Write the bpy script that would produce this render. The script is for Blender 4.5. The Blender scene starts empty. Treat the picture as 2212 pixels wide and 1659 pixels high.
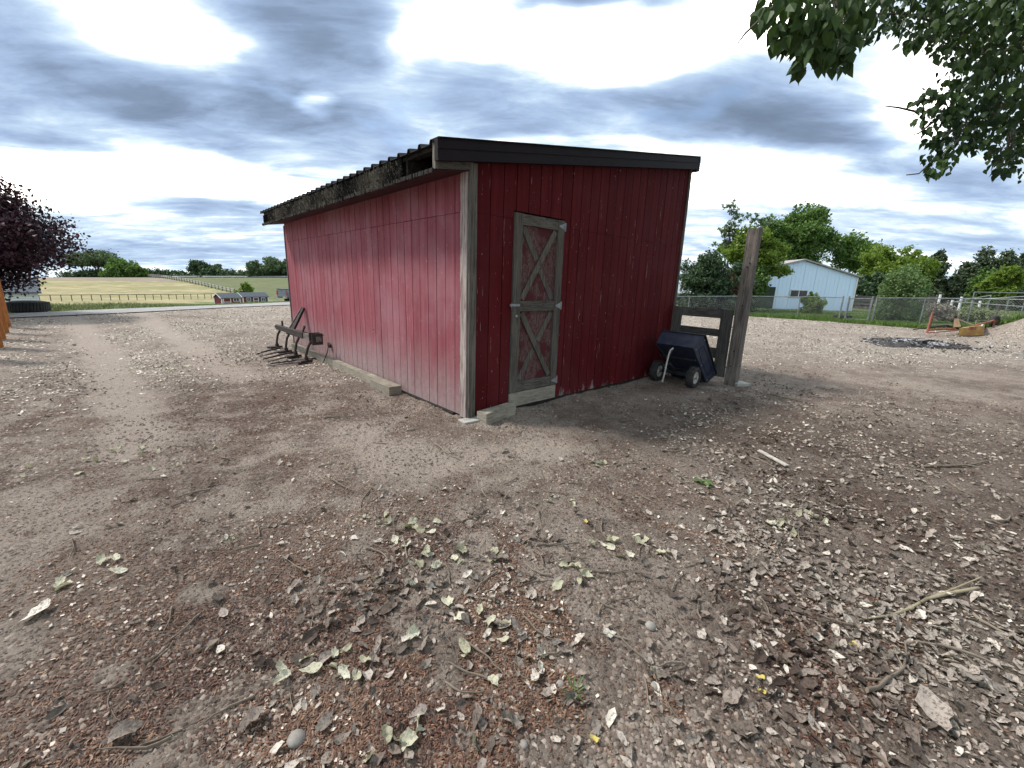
import bpy, math, random
import numpy as np
from mathutils import Vector, Matrix, Euler
random.seed(5); RNG = np.random.default_rng(11)
scene = bpy.context.scene
COL = scene.collection

# ------------------------------------------------------------------ camera
FPX, PITCH, ROLL, CAMH = 905.4626, 0.235228, 0.0329655, 1.669121      # focal in units of a 2212-px wide picture
fwd = np.array([0, math.cos(PITCH), -math.sin(PITCH)])
_up = np.array([0, math.sin(PITCH), math.cos(PITCH)]); _rt = np.array([1.0, 0, 0])
rt = math.cos(ROLL)*_rt + math.sin(ROLL)*_up
up = -math.sin(ROLL)*_rt + math.cos(ROLL)*_up
CAM = np.array([0, 0, CAMH])
cam_data = bpy.data.cameras.new('camera'); cam = bpy.data.objects.new('camera', cam_data); COL.objects.link(cam)
cam.matrix_world = Matrix(((rt[0], up[0], -fwd[0], 0), (rt[1], up[1], -fwd[1], 0), (rt[2], up[2], -fwd[2], CAMH), (0, 0, 0, 1)))
cam_data.sensor_fit = 'HORIZONTAL'; cam_data.sensor_width = 36; cam_data.lens = FPX/2212*36
cam_data.clip_start = 0.05; cam_data.clip_end = 4000
scene.camera = cam
cy_ = scene.cycles; cy_.max_bounces = 5; cy_.diffuse_bounces = 2; cy_.glossy_bounces = 2; cy_.transmission_bounces = 3; cy_.transparent_max_bounces = 4

def ray(x, y):
    d = fwd + rt*(x-1106)/FPX - up*(y-829.5)/FPX
    return d/np.linalg.norm(d)
def at(x, y, Y):
    d = ray(x, y); return CAM + d*Y/d[1]

# ------------------------------------------------------------------ light and picture settings
SUN_DIR = np.array([-0.80, 0.12, 1.0]); SUN_DIR = SUN_DIR/np.linalg.norm(SUN_DIR)      # towards the sun
sun_d = bpy.data.lights.new('sun', 'SUN'); sun_d.energy = 2.0; sun_d.angle = math.radians(10); sun_d.color = (1.0, 0.93, 0.86)
sun = bpy.data.objects.new('sun', sun_d); COL.objects.link(sun)
sun.rotation_euler = Vector(SUN_DIR).to_track_quat('Z', 'Y').to_euler()
scene.view_settings.view_transform = 'Standard'; scene.view_settings.look = 'None'
scene.view_settings.exposure = 1.10; scene.view_settings.gamma = 1.0; scene.view_settings.use_curve_mapping = False

class NT:
    """small helper for writing node trees"""
    def __init__(s, tree): s.t = tree; s.n = tree.nodes; s.l = tree.links
    def node(s, typ, **kw):
        n = s.n.new(typ)
        for k, v in kw.items(): setattr(n, k, v)
        return n
    def put(s, sock, v):
        if isinstance(v, bpy.types.NodeSocket): s.l.new(v, sock)
        elif v is not None: sock.default_value = v
    def math(s, op, a, b=None, c=None, clamp=False):
        n = s.node('ShaderNodeMath', operation=op, use_clamp=clamp)
        s.put(n.inputs[0], a); s.put(n.inputs[1], b); s.put(n.inputs[2], c); return n.outputs[0]
    def vmath(s, op, a, b=None, scale=None):
        n = s.node('ShaderNodeVectorMath', operation=op)
        s.put(n.inputs[0], a); s.put(n.inputs[1], b)
        if scale is not None: s.put(n.inputs[3], scale)
        return n.outputs['Value'] if op in ('DOT_PRODUCT', 'LENGTH') else n.outputs[0]
    def noise(s, vec, scale, detail=3, rough=0.5, dist=0.0, color=False):
        n = s.node('ShaderNodeTexNoise'); s.put(n.inputs['Vector'], vec)
        n.inputs['Scale'].default_value = scale; n.inputs['Detail'].default_value = detail
        n.inputs['Roughness'].default_value = rough; n.inputs['Distortion'].default_value = dist
        return n.outputs['Color' if color else 'Fac']
    def ramp(s, fac, stops, interp='LINEAR'):
        n = s.node('ShaderNodeValToRGB'); cr = n.color_ramp; cr.interpolation = interp
        while len(cr.elements) < len(stops): cr.elements.new(0.5)
        for e, (p, c) in zip(cr.elements, stops):
            e.position = p; e.color = (c, c, c, 1) if isinstance(c, (int, float)) else (*c, 1)
        s.put(n.inputs[0], fac); return n.outputs[0]
    def mix(s, fac, a, b, blend='MIX'):
        n = s.node('ShaderNodeMix', data_type='RGBA', blend_type=blend)
        s.put(n.inputs[0], fac)
        s.put(n.inputs[6], (*a, 1) if isinstance(a, tuple) and len(a) == 3 else a)
        s.put(n.inputs[7], (*b, 1) if isinstance(b, tuple) and len(b) == 3 else b)
        return n.outputs[2]
    def mapr(s, v, a, b, c=0.0, d=1.0, smooth=True):
        n = s.node('ShaderNodeMapRange', interpolation_type='SMOOTHSTEP' if smooth else 'LINEAR')
        s.put(n.inputs[0], v); n.inputs[1].default_value = a; n.inputs[2].default_value = b
        n.inputs[3].default_value = c; n.inputs[4].default_value = d; return n.outputs[0]
    def mapping(s, vec, scale=(1, 1, 1), rot=(0, 0, 0), loc=(0, 0, 0)):
        n = s.node('ShaderNodeMapping'); s.put(n.inputs[0], vec)
        n.inputs['Scale'].default_value = scale; n.inputs['Rotation'].default_value = rot; n.inputs['Location'].default_value = loc
        return n.outputs[0]
    def combine(s, x, y, z):
        n = s.node('ShaderNodeCombineXYZ'); s.put(n.inputs[0], x); s.put(n.inputs[1], y); s.put(n.inputs[2], z); return n.outputs[0]
    def sep(s, v):
        n = s.node('ShaderNodeSeparateXYZ'); s.put(n.inputs[0], v); return n.outputs

# ------------------------------------------------------------------ sky: Nishita blue behind a broken layer of cloud
world = bpy.data.worlds.new('World'); scene.world = world; world.use_nodes = True
W = NT(world.node_tree); W.n.clear()
tc = W.node('ShaderNodeTexCoord').outputs['Generated']
dirn = W.vmath('NORMALIZE', tc)
dx, dy, dz = W.sep(dirn)
HB = 0.13
den = W.math('ADD', W.math('MAXIMUM', dz, 0.0), HB)
px_, py_ = W.math('DIVIDE', dx, den), W.math('DIVIDE', dy, den)
P = W.combine(px_, py_, 0.0)
warp = W.vmath('MULTIPLY', (1, 1, 0), W.vmath('SCALE', W.vmath('SUBTRACT', W.noise(P, 0.9, 4, 0.55, color=True), (0.5, 0.5, 0.5)), None, 0.55))
warp2 = W.vmath('MULTIPLY', (1, 1, 0), W.vmath('SCALE', W.vmath('SUBTRACT', W.noise(P, 3.2, 3, 0.5, color=True), (0.5, 0.5, 0.5)), None, 0.16))
Pw = W.vmath('ADD', W.vmath('ADD', W.vmath('ADD', P, warp), warp2), (0, 0, 1))
def cloud_xy(x, y):
    d = ray(x, y); return d[:2]/(max(d[2], 0)+HB)
# patches of the cloud layer: (px, py, half width, half height, tilt in degrees, weight); + is thick dark cloud, - is thin bright cloud
PATCH = [(690, 50, 250, 110, -25, .85), (560, 170, 270, 80, -15, .42), (120, 130, 270, 70, -24, .45), (190, 215, 330, 60, -5, .45), (430, 255, 330, 60, -17, .42),
         (730, 280, 230, 60, -22, .5), (1080, 235, 190, 60, -10, .62), (1530, 255, 260, 70, -10, .68), (1720, 275, 180, 55, -12, .55), (1560, 160, 110, 35, -5, .38),
         (1790, 190, 150, 60, 0, .32), (1900, 345, 110, 30, -5, .4), (1250, 5, 180, 30, 0, .7), (480, 455, 150, 20, -5, .5), (330, 545, 320, 30, 0, .34), (90, 300, 130, 25, -10, .4), (560, 350, 190, 35, -20, .35),
         (2080, 405, 160, 26, -5, .42), (2060, 475, 180, 18, -3, .22), (2080, 530, 190, 16, 0, .2), (-200, 200, 250, 200, 0, .2),
         (300, 60, 230, 75, -18, -.85), (1030, 60, 170, 85, -5, -.9), (1280, 115, 260, 70, -8, -.8), (850, 125, 60, 45, 0, -.5), (672, 222, 42, 24, -15, -.85),
         (120, 400, 300, 55, -3, -.7), (520, 400, 260, 45, -5, -.7), (1600, 400, 260, 60, 0, -.6), (1950, 250, 100, 110, 0, -.55), (1640, 60, 200, 70, 0, -.6), (1250, 300, 300, 12, -2, -.35)]
acc = None
for (bx, by, sx, sy, ang, w) in PATCH:
    c = cloud_xy(bx, by); e = 8.0
    jx = (cloud_xy(bx+e, by)-cloud_xy(bx-e, by))/(2*e); jy = (cloud_xy(bx, by+e)-cloud_xy(bx, by-e))/(2*e)
    J = np.array([jx, jy]).T
    t = math.radians(-ang); Rm = np.array([[math.cos(t), math.sin(t)], [-math.sin(t), math.cos(t)]])
    M = np.diag([1/sx, 1/sy]) @ Rm @ np.linalg.inv(J)
    k0, k1 = -(M @ c)
    q = W.combine(W.vmath('DOT_PRODUCT', Pw, (M[0, 0], M[0, 1], k0)), W.vmath('DOT_PRODUCT', Pw, (M[1, 0], M[1, 1], k1)), 0.0)
    v = W.mapr(W.vmath('LENGTH', q), 1.55, 0.25, 0.0, w)
    acc = v if acc is None else W.math('ADD', acc, v)
Pm = W.mapping(P, rot=(0, 0, math.radians(-35)), scale=(0.7, 1.5, 1))
n_big = W.noise(Pm, 0.75, 6, 0.55, 0.4)
n_mid = W.noise(Pm, 2.6, 7, 0.62, 0.5)
dens = W.math('ADD', W.math('MULTIPLY', W.math('SUBTRACT', n_big, 0.5), 0.9), W.math('MULTIPLY', W.math('SUBTRACT', n_mid, 0.5), 1.5))
n_fin = W.noise(W.vmath('ADD', Pm, warp2), 7.5, 6, 0.62, 0.2)
dens = W.math('ADD', dens, W.math('MULTIPLY', W.math('SUBTRACT', n_fin, 0.5), 0.55))
dens = W.math('ADD', W.math('ADD', dens, acc), 0.31)
cloud = W.ramp(W.math('MULTIPLY', W.math('ADD', dens, 0.3), 0.5),
    [(0.0, (3.6, 3.4, 3.15)), (0.11, (2.2, 2.15, 2.05)), (0.19, (1.0, 1.06, 1.08)), (0.28, (0.58, 0.68, 0.745)), (0.38, (0.40, 0.51, 0.65)), (0.54, (0.275, 0.365, 0.525)), (0.74, (0.172, 0.232, 0.335)), (0.95, (0.13, 0.175, 0.25))])
gap = W.mapr(W.noise(W.mapping(P, loc=(3, 7, 0)), 1.4, 4, 0.5), 0.60, 0.72, 0.0, 0.55)
sky = W.node('ShaderNodeTexSky', sky_type='NISHITA', sun_disc=False)
sky.sun_elevation = math.asin(SUN_DIR[2]); sky.sun_rotation = math.atan2(SUN_DIR[0], SUN_DIR[1])
bg_sky = W.node('ShaderNodeBackground'); W.l.new(sky.outputs[0], bg_sky.inputs[0]); bg_sky.inputs[1].default_value = 0.1
bg_cl = W.node('ShaderNodeBackground'); W.l.new(cloud, bg_cl.inputs[0]); bg_cl.inputs[1].default_value = 0.70
mx = W.node('ShaderNodeMixShader'); W.l.new(W.math('SUBTRACT', 1.0, gap), mx.inputs[0])
W.l.new(bg_sky.outputs[0], mx.inputs[1]); W.l.new(bg_cl.outputs[0], mx.inputs[2])
wo = W.node('ShaderNodeOutputWorld'); W.l.new(mx.outputs[0], wo.inputs[0])

# ------------------------------------------------------------------ numpy noise and the lie of the land
def _hash(i, j, s):
    n = (i.astype(np.int64)*374761393 + j.astype(np.int64)*668265263 + s*1442695041) & 0x7fffffff
    n = ((n ^ (n >> 13))*1274126177) & 0x7fffffff
    return ((n ^ (n >> 16)) & 0xffff)/65535.0
def vnoise(x, y, s=0):
    x = np.asarray(x, float); y = np.asarray(y, float)
    i = np.floor(x); j = np.floor(y); fx = x-i; fy = y-j; fx = fx*fx*(3-2*fx); fy = fy*fy*(3-2*fy)
    a, b, c, d = _hash(i, j, s), _hash(i+1, j, s), _hash(i, j+1, s), _hash(i+1, j+1, s)
    return (a*(1-fx)+b*fx)*(1-fy)+(c*(1-fx)+d*fx)*fy
def fbm(x, y, s=0, o=4):
    v = 0; a = 0.5; t = 0
    for k in range(o): v = v+a*vnoise(x, y, s+k*17); t += a; a *= 0.5; x = x*2.03+5.1; y = y*2.03+1.7
    return v/t
def sstep(a, b, x):
    t = np.clip((np.asarray(x, float)-a)/(b-a), 0, 1); return t*t*(3-2*t)
RA = np.array([-17.2, 17.6]); RE = np.array([0.287, 0.958]); RN = np.array([-0.958, 0.287])   # the lane on the left
def lane_d(x, y): return (x-RA[0])*RN[0]+(y-RA[1])*RN[1]
def HL(x, y):       # broad terrain
    x = np.asarray(x, float); y = np.asarray(y, float)
    d = lane_d(x, y)
    zl = np.interp(d, [.45, 3, 28, 60, 85, 108, 400], [0, -.14, -2.3, -4.8, -5.4, -5.6, -5.6])
    far = sstep(115, 226, y)*sstep(70, 110, d)
    zl = zl*(1-far) + (.7+.0313*(x+126))*far - .06*np.maximum(y-236, 0)*far
    zr = 0.42*sstep(7, 21, y)*sstep(2, 12, x) - 5*sstep(70, 300, y)*(1-sstep(1.5, 6, d))
    mound = 1.7*np.exp(-(((x-19.6)/1.3)**2+((y-14.0)/2.4)**2))
    return zl + zr*(1-sstep(.5, 18, d)) + mound
# wheel tracks on the yard, centre lines in metres
def gz(x, y, z=0.0):
    d = ray(x, y); return CAM + d*(z-CAMH)/d[2]
TRACKS = [[gz(*p)[:2] for p in pl] for pl in (
    [(140, 668), (170, 700), (215, 760), (250, 830), (285, 900), (300, 960)],
    [(300, 668), (330, 700), (400, 740), (470, 790), (520, 815)],
    [(1180, 960), (1000, 980), (880, 1010), (760, 930)])]
def track_mask(x, y):
    m = np.zeros_like(x)
    for pl in TRACKS:
        for a, b in zip(pl[:-1], pl[1:]):
            ab = b-a; t = np.clip(((x-a[0])*ab[0]+(y-a[1])*ab[1])/(ab@ab), 0, 1)
            dd = np.hypot(x-a[0]-t*ab[0], y-a[1]-t*ab[1])
            m = np.maximum(m, 1-sstep(0.14, 0.46, dd+0.25*(vnoise(x*3, y*3, 9)-.5)))
    return m
def H(x, y):        # terrain with the lumps of the trodden dirt
    x = np.asarray(x, float); y = np.asarray(y, float)
    r = np.hypot(x, y); f = 1-sstep(10, 26, r)
    z = 0.045*(fbm(x*.55, y*.55, 1, 2)-.5) + 0.036*(fbm(x*1.9, y*1.9, 2, 2)-.5)
    z = z + 0.034*(fbm(x*6, y*6, 3, 3)-.5)*(1-sstep(6, 14, r)) + 0.017*(fbm(x*22, y*22, 4, 2)-.5)*(1-sstep(3, 7, r))
    z = z - 0.02*track_mask(x, y)
    return HL(x, y) + z*f
def G(px, py, lift=0.0):     # the point of the ground seen at a place of the picture
    d = ray(px, py); t = 0.5
    p = CAM
    for k in range(4000):
        q = CAM+d*t
        if q[2] < float(HL(q[0], q[1])):
            lo, hi = t/1.01-0.01, t
            for _ in range(20):
                m = (lo+hi)/2; q = CAM+d*m
                if q[2] < float(H(q[0], q[1])): hi = m
                else: lo = m
            q = CAM+d*hi; return np.array([q[0], q[1], q[2]+lift])
        t = t*1.01+0.01
        if t > 1500: break
    return CAM+d*1500

# ------------------------------------------------------------------ materials
MATS = {}
def material(name, build):
    if name in MATS: return MATS[name]
    m = bpy.data.materials.new(name); m.use_nodes = True
    t = NT(m.node_tree); t.n.clear()
    out = t.node('ShaderNodeOutputMaterial'); b = t.node('ShaderNodeBsdfPrincipled'); t.l.new(b.outputs[0], out.inputs[0])
    b.inputs['Specular IOR Level'].default_value = 0.3
    build(t, b, out); MATS[name] = m; return m
def geo(t): return t.node('ShaderNodeNewGeometry')
def bump(t, b, h, dist, strength=1.0):
    n = t.node('ShaderNodeBump'); n.inputs['Strength'].default_value = strength; n.inputs['Distance'].default_value = dist
    t.put(n.inputs['Height'], h); t.l.new(n.outputs[0], b.inputs['Normal'])
def simple(name, c1, c2=None, scale=6, rough=0.7, metal=0.0, stretch=(1, 1, 1), bmp=0.0, bscale=40, island=False, spec=0.3):
    c2 = c2 or tuple(x*0.7 for x in c1)
    def bld(t, b, out):
        g = geo(t); v = t.mapping(g.outputs['Position'], scale=stretch)
        f = t.mapr(t.noise(v, scale, 5, 0.6), 0.3, 0.7)
        if island:
            oi = t.node('ShaderNodeObjectInfo').outputs['Random']
            f2 = t.math('FRACT', t.math('ADD', g.outputs['Random Per Island'], oi)); f = t.math('ADD', t.math('MULTIPLY', f, 0.4), t.math('MULTIPLY', f2, 0.6))
        t.put(b.inputs['Base Color'], t.mix(f, c1, c2)); b.inputs['Roughness'].default_value = rough; b.inputs['Metallic'].default_value = metal
        b.inputs['Specular IOR Level'].default_value = spec
        if bmp: bump(t, b, t.noise(v, bscale, 4, 0.6), bmp)
    return material(name, bld)
def old_wood(name, c_light, c_dark, grain='z', rough=0.9, green=0.0):
    st = {'z': (22, 22, 1.2), 'x': (1.2, 22, 22), 'h': (3.0, 3.0, 30)}[grain]
    def bld(t, b, out):
        g = geo(t); pos = g.outputs['Position']; oi = t.node('ShaderNodeObjectInfo').outputs['Random']
        v = t.vmath('ADD', t.mapping(pos, scale=st), t.combine(t.math('MULTIPLY', oi, 31.0), t.math('MULTIPLY', oi, 17.0), 0.0))
        gr = t.noise(v, 2.2, 6, 0.65, 0.6); big = t.noise(pos, 1.8, 4, 0.6)
        c = t.mix(t.mapr(gr, 0.34, 0.66), c_dark, c_light)
        c = t.mix(t.mapr(big, 0.45, 0.75, 0, 0.5), c, tuple(x*1.35 for x in c_light))
        crack = t.mapr(t.noise(v, 5.0, 3, 0.5, 0.3), 0.63, 0.72)
        c = t.mix(t.math('MULTIPLY', crack, 0.7), c, tuple(x*0.25 for x in c_dark))
        c = t.mix(t.math('MULTIPLY', oi, 0.35), c, tuple(x*0.72 for x in c_dark))
        if green: c = t.mix(t.mapr(t.noise(pos, 3.3, 3), 0.5, 0.7, 0, green), c, (0.095, 0.10, 0.082))
        t.put(b.inputs['Base Color'], c); b.inputs['Roughness'].default_value = rough
        bump(t, b, t.math('SUBTRACT', gr, crack), 0.006)
    return material(name, bld)
def leafmat(name, stops, rough=0.55, trans=0.35, spec=0.3, blotch=False):
    def bld(t, b, out):
        g = geo(t); oi = t.node('ShaderNodeObjectInfo').outputs['Random']
        f = t.math('FRACT', t.math('ADD', g.outputs['Random Per Island'], oi))
        c = t.ramp(f, stops)
        c = t.mix(t.mapr(t.noise(g.outputs['Position'], 0.9, 3), 0.35, 0.7, 0.0, 0.35), c, tuple(v*1.25 for v in stops[-1][1]))
        if blotch:
            bn = t.noise(g.outputs['Position'], 75, 4, 0.7); c = t.mix(t.mapr(bn, 0.52, 0.36, 0, 0.7), c, tuple(v*.45 for v in stops[1][1])); bump(t, b, bn, 0.006)
        t.put(b.inputs['Base Color'], c); b.inputs['Roughness'].default_value = rough; b.inputs['Specular IOR Level'].default_value = spec
        if trans:
            tr = t.node('ShaderNodeBsdfTranslucent'); t.put(tr.inputs[0], t.mix(0.5, c, t.mix(1.0, c, (1.3, 1.5, 0.5), 'MULTIPLY')))
            ms = t.node('ShaderNodeMixShader'); ms.inputs[0].default_value = trans
            t.l.new(b.outputs[0], ms.inputs[1]); t.l.new(tr.outputs[0], ms.inputs[2]); t.l.new(ms.outputs[0], out.inputs[0])
    return material(name, bld)
def red_siding(name, c_a, c_b, fade, dust_top, chips):
    def bld(t, b, out):
        g = geo(t); pos = g.outputs['Position']; x, y, z = t.sep(pos); oi = t.node('ShaderNodeObjectInfo').outputs['Random']
        streak = t.noise(t.mapping(pos, scale=(7, 7, 0.35)), 2.0, 5, 0.6, 0.3)
        fine = t.noise(t.mapping(pos, scale=(60, 60, 4)), 2.0, 4, 0.7)
        c = t.mix(t.mapr(streak, 0.3, 0.7), c_a, c_b)
        c = t.mix(t.math('MULTIPLY', oi, 0.5), c, tuple(v*0.72 for v in c_a))
        blot = t.noise(t.vmath('ADD', t.mapping(pos, scale=(3.5, 3.5, 1.1)), t.combine(t.math('MULTIPLY', oi, 9.0), 0.0, 0.0)), 1.6, 6, 0.7); c = t.mix(t.mapr(blot, 0.55, 0.75, 0, 0.25), c, fade); c = t.mix(t.mapr(blot, 0.42, 0.28, 0, 0.45), c, tuple(v*0.6 for v in c_a))
        c = t.mix(t.mapr(t.noise(pos, 0.9, 4, 0.6), 0.42, 0.7, 0.0, 0.55), c, fade)
        c = t.mix(t.mapr(fine, 0.5, 0.8, 0.0, 0.3), c, fade)
        zz = t.math('ADD', z, t.math('MULTIPLY', t.math('SUBTRACT', t.noise(t.mapping(pos, scale=(5, 5, 1)), 1.6, 5, 0.65), 0.5), -0.9))
        dust = t.mapr(zz, dust_top, -0.1, 0.0, 0.85)
        c = t.mix(dust, c, t.mix(t.noise(pos, 14, 4, 0.7), (0.19, 0.14, 0.13), (0.40, 0.34, 0.33)))
        ch = t.noise(t.mapping(pos, scale=(34, 34, 6)), 2.3, 3, 0.6)
        c = t.mix(t.mapr(ch, 0.705+chips, 0.725+chips), c, (0.6, 0.5, 0.48))
        st = t.noise(t.mapping(pos, scale=(48, 48, 0.9)), 1.3, 4, 0.7)
        c = t.mix(t.mapr(st, 0.675+chips*.4, 0.70+chips*.4), c, (0.55, 0.42, 0.40))
        t.put(b.inputs['Base Color'], c); b.inputs['Roughness'].default_value = 0.72; b.inputs['Specular IOR Level'].default_value = 0.10
        bump(t, b, t.math('ADD', fine, t.math('MULTIPLY', streak, 0.4)), 0.0025)
    return material(name, bld)

M = {}
M['red_sun'] = red_siding('faded red siding paint with lit tone', (0.245, 0.062, 0.078), (0.325, 0.108, 0.132), (0.35, 0.185, 0.21), 1.0, 0.0)  # faded red paint, also lightened for the lit left wall
M['red_shade'] = red_siding('red siding paint with shade tone', (0.075, 0.0050, 0.0075), (0.115, 0.0100, 0.012), (0.10, 0.019, 0.022), 0.06, 0.012)  # same red paint, darkened for shade on the door wall and rear walls
M['backing'] = simple('siding groove backing', (0.022, 0.006, 0.007), rough=0.95)
M['grey_wood'] = old_wood('grey weathered trim wood', (0.165, 0.148, 0.125), (0.060, 0.052, 0.043), 'z', green=0.3)
M['grey_wood_h'] = old_wood('grey weathered rail wood', (0.15, 0.135, 0.112), (0.052, 0.045, 0.037), 'h', green=0.3)
M['peel_wood'] = old_wood('peeling whitish corner trim', (0.52, 0.48, 0.44), (0.20, 0.13, 0.12), 'z')
M['timber'] = old_wood('bare timber beam', (0.34, 0.31, 0.25), (0.20, 0.175, 0.135), 'h')
M['post_wood'] = old_wood('silvered post wood', (0.22, 0.19, 0.165), (0.07, 0.06, 0.055), 'z')
M['gate_wood'] = old_wood('dark grey gate wood', (0.125, 0.116, 0.105), (0.048, 0.044, 0.042), 'z')
M['gate_wood_h'] = old_wood('dark grey gate rail wood', (0.125, 0.115, 0.103), (0.046, 0.042, 0.04), 'h')
M['fascia'] = simple('dark brown painted metal trim', (0.017, 0.011, 0.013), (0.011, 0.008, 0.010), 3, 0.6, spec=0.15)
M['roof'] = simple('ribbed dark metal roofing', (0.06, 0.055, 0.055), (0.035, 0.03, 0.03), 3, 0.5, metal=0.3)
M['black_wood'] = simple('rotten black wood', (0.035, 0.030, 0.026), (0.012, 0.010, 0.009), 14, 0.95, bmp=0.01, bscale=30)
M['straw'] = leafmat('dirty straw bits', [(0, (0.006, 0.0055, 0.005)), (0.84, (0.014, 0.012, 0.010)), (0.95, (0.08, 0.068, 0.05)), (1, (0.26, 0.23, 0.18))], 0.9, 0.0)
M['flaky'] = old_wood('flaking pale board end', (0.30, 0.27, 0.22), (0.05, 0.045, 0.04), 'z')
M['steel'] = simple('galvanised steel', (0.34, 0.35, 0.36), (0.20, 0.21, 0.21), 8, 0.5, metal=0.7)
M['rust_dark'] = simple('dark rusted iron', (0.055, 0.038, 0.033), (0.022, 0.018, 0.018), 18, 0.7, metal=0.3, bmp=0.003, bscale=60, spec=0.5)
M['rust_pale'] = simple('pale scoured rusty iron', (0.26, 0.235, 0.22), (0.10, 0.08, 0.07), 22, 0.55, metal=0.4)
M['cart_blue'] = simple('dark navy painted sheet steel', (0.014, 0.022, 0.050), (0.040, 0.044, 0.065), 9, 0.42, spec=0.4)
M['cart_dark'] = simple('near black cart steel', (0.014, 0.015, 0.02), (0.03, 0.03, 0.035), 9, 0.5)
M['rubber'] = simple('black rubber', (0.022, 0.022, 0.023), (0.045, 0.042, 0.04), 9, 0.8, bmp=0.003)
M['rim_white'] = simple('dusty white wheel rim', (0.52, 0.49, 0.43), (0.30, 0.28, 0.25), 16, 0.6)
M['orange'] = old_wood('orange stained cedar', (0.40, 0.155, 0.045), (0.24, 0.085, 0.025), 'z')
M['concrete'] = simple('pale concrete', (0.42, 0.41, 0.38), (0.28, 0.265, 0.24), 9, 0.9, bmp=0.003)
M['road'] = simple('pale gravelly asphalt', (0.34, 0.335, 0.33), (0.25, 0.245, 0.24), 2, 0.95, bmp=0.004)
M['barn_blue'] = simple('pale blue ribbed metal wall', (0.66, 0.81, 1.0), (0.62, 0.78, 0.98), 0.5, 0.5)
M['white'] = simple('white paint', (0.74, 0.75, 0.76), (0.62, 0.63, 0.65), 5, 0.6)
M['window_glass'] = simple('dark window glass', (0.02, 0.025, 0.03), (0.04, 0.045, 0.05), 2, 0.12, spec=0.6)
M['shingle'] = simple('dark grey shingles', (0.10, 0.115, 0.14), (0.06, 0.07, 0.085), 5, 0.85)
M['coop_red'] = simple('deep red shed paint', (0.17, 0.030, 0.034), (0.12, 0.022, 0.026), 4, 0.7)
M['mower_yellow'] = simple('faded yellow mower paint', (0.46, 0.30, 0.09), (0.30, 0.15, 0.06), 5, 0.6, bmp=0.002)
M['mower_red'] = simple('chalky red frame paint', (0.36, 0.125, 0.085), (0.20, 0.075, 0.055), 7, 0.7)
M['truck_paint'] = simple('silver grey blue car paint', (0.17, 0.20, 0.25), (0.15, 0.18, 0.23), 2, 0.25, metal=0.5, spec=0.6)
M['chrome'] = simple('chrome', (0.7, 0.7, 0.7), (0.6, 0.6, 0.6), 3, 0.12, metal=1.0)
M['lamp_red'] = simple('red lamp glass', (0.30, 0.015, 0.01), (0.2, 0.01, 0.01), 3, 0.2)
M['bark'] = old_wood('grey bark', (0.15, 0.125, 0.10), (0.06, 0.05, 0.042), 'z')
M['twig'] = simple('dry pale twig bark', (0.30, 0.255, 0.20), (0.14, 0.11, 0.085), 30, 0.9, island=True)
M['stick'] = simple('peeled yellow grey stick', (0.34, 0.30, 0.20), (0.19, 0.155, 0.105), 12, 0.8, bmp=0.002)
M['stone'] = simple('small pale stone', (0.33, 0.31, 0.28), (0.20, 0.18, 0.16), 15, 0.9)
M['ash_pale'] = simple('pale wood ash', (0.46, 0.46, 0.47), (0.20, 0.20, 0.21), 9, 1.0, bmp=0.01)
M['char'] = simple('charred remains', (0.02, 0.02, 0.022), (0.07, 0.065, 0.06), 5, 1.0, bmp=0.02, bscale=12)
M['litter_dead'] = leafmat('dead grey brown leaves', [(0, (0.040, 0.027, 0.021)), (0.35, (0.095, 0.066, 0.053)), (0.65, (0.21, 0.165, 0.138)), (0.86, (0.40, 0.34, 0.295)), (1, (0.72, 0.66, 0.58))], 0.75, 0.12, blotch=True)
M['litter_green'] = leafmat('wilted pale green leaves', [(0, (0.28, 0.26, 0.17)), (0.5, (0.46, 0.44, 0.31)), (1, (0.64, 0.62, 0.50))], 0.7, 0.15, blotch=True)
M['litter_yellow'] = leafmat('yellow leaf', [(0, (0.50, 0.40, 0.09)), (1, (0.58, 0.50, 0.16))], 0.6, 0.2)
M['litter_straw'] = leafmat('bleached straw coloured litter', [(0, (0.04, 0.030, 0.024)), (0.35, (0.12, 0.092, 0.075)), (0.6, (0.30, 0.245, 0.20)), (1, (0.74, 0.66, 0.56))], 0.85, 0.0)
M['husk'] = leafmat('reddish brown bud husks', [(0, (0.028, 0.011, 0.009)), (0.5, (0.075, 0.030, 0.020)), (0.85, (0.155, 0.075, 0.046)), (1, (0.30, 0.19, 0.12))], 0.6, 0.0, 0.4)
M['flake'] = leafmat('pale seed flakes', [(0, (0.14, 0.10, 0.078)), (0.6, (0.32, 0.26, 0.21)), (1, (0.66, 0.59, 0.51))], 0.8, 0.0)
M['crumb'] = leafmat('dirt crumbs', [(0, (0.035, 0.026, 0.021)), (0.6, (0.12, 0.093, 0.076)), (1, (0.32, 0.265, 0.225))], 1.0, 0.0)
M['weed'] = leafmat('fresh green weed', [(0, (0.05, 0.10, 0.025)), (1, (0.12, 0.19, 0.06))], 0.5, 0.3)
M['verge'] = leafmat('tall verge grass', [(0, (0.09, 0.14, 0.045)), (0.55, (0.15, 0.20, 0.075)), (1, (0.36, 0.36, 0.24))], 0.8, 0.2)
M['lawn_blade'] = leafmat('lawn grass', [(0, (0.06, 0.12, 0.025)), (1, (0.13, 0.20, 0.05))], 0.8, 0.2)
M['lf_cotton'] = leafmat('cottonwood leaves', [(0, (0.014, 0.030, 0.012)), (0.6, (0.024, 0.050, 0.018)), (1, (0.060, 0.105, 0.026))], 0.5, 0.18, 0.22)
M['lf_plum'] = leafmat('dark purple plum leaves', [(0, (0.012, 0.006, 0.012)), (0.7, (0.024, 0.010, 0.018)), (1, (0.060, 0.016, 0.026))], 0.5, 0.15)
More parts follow.
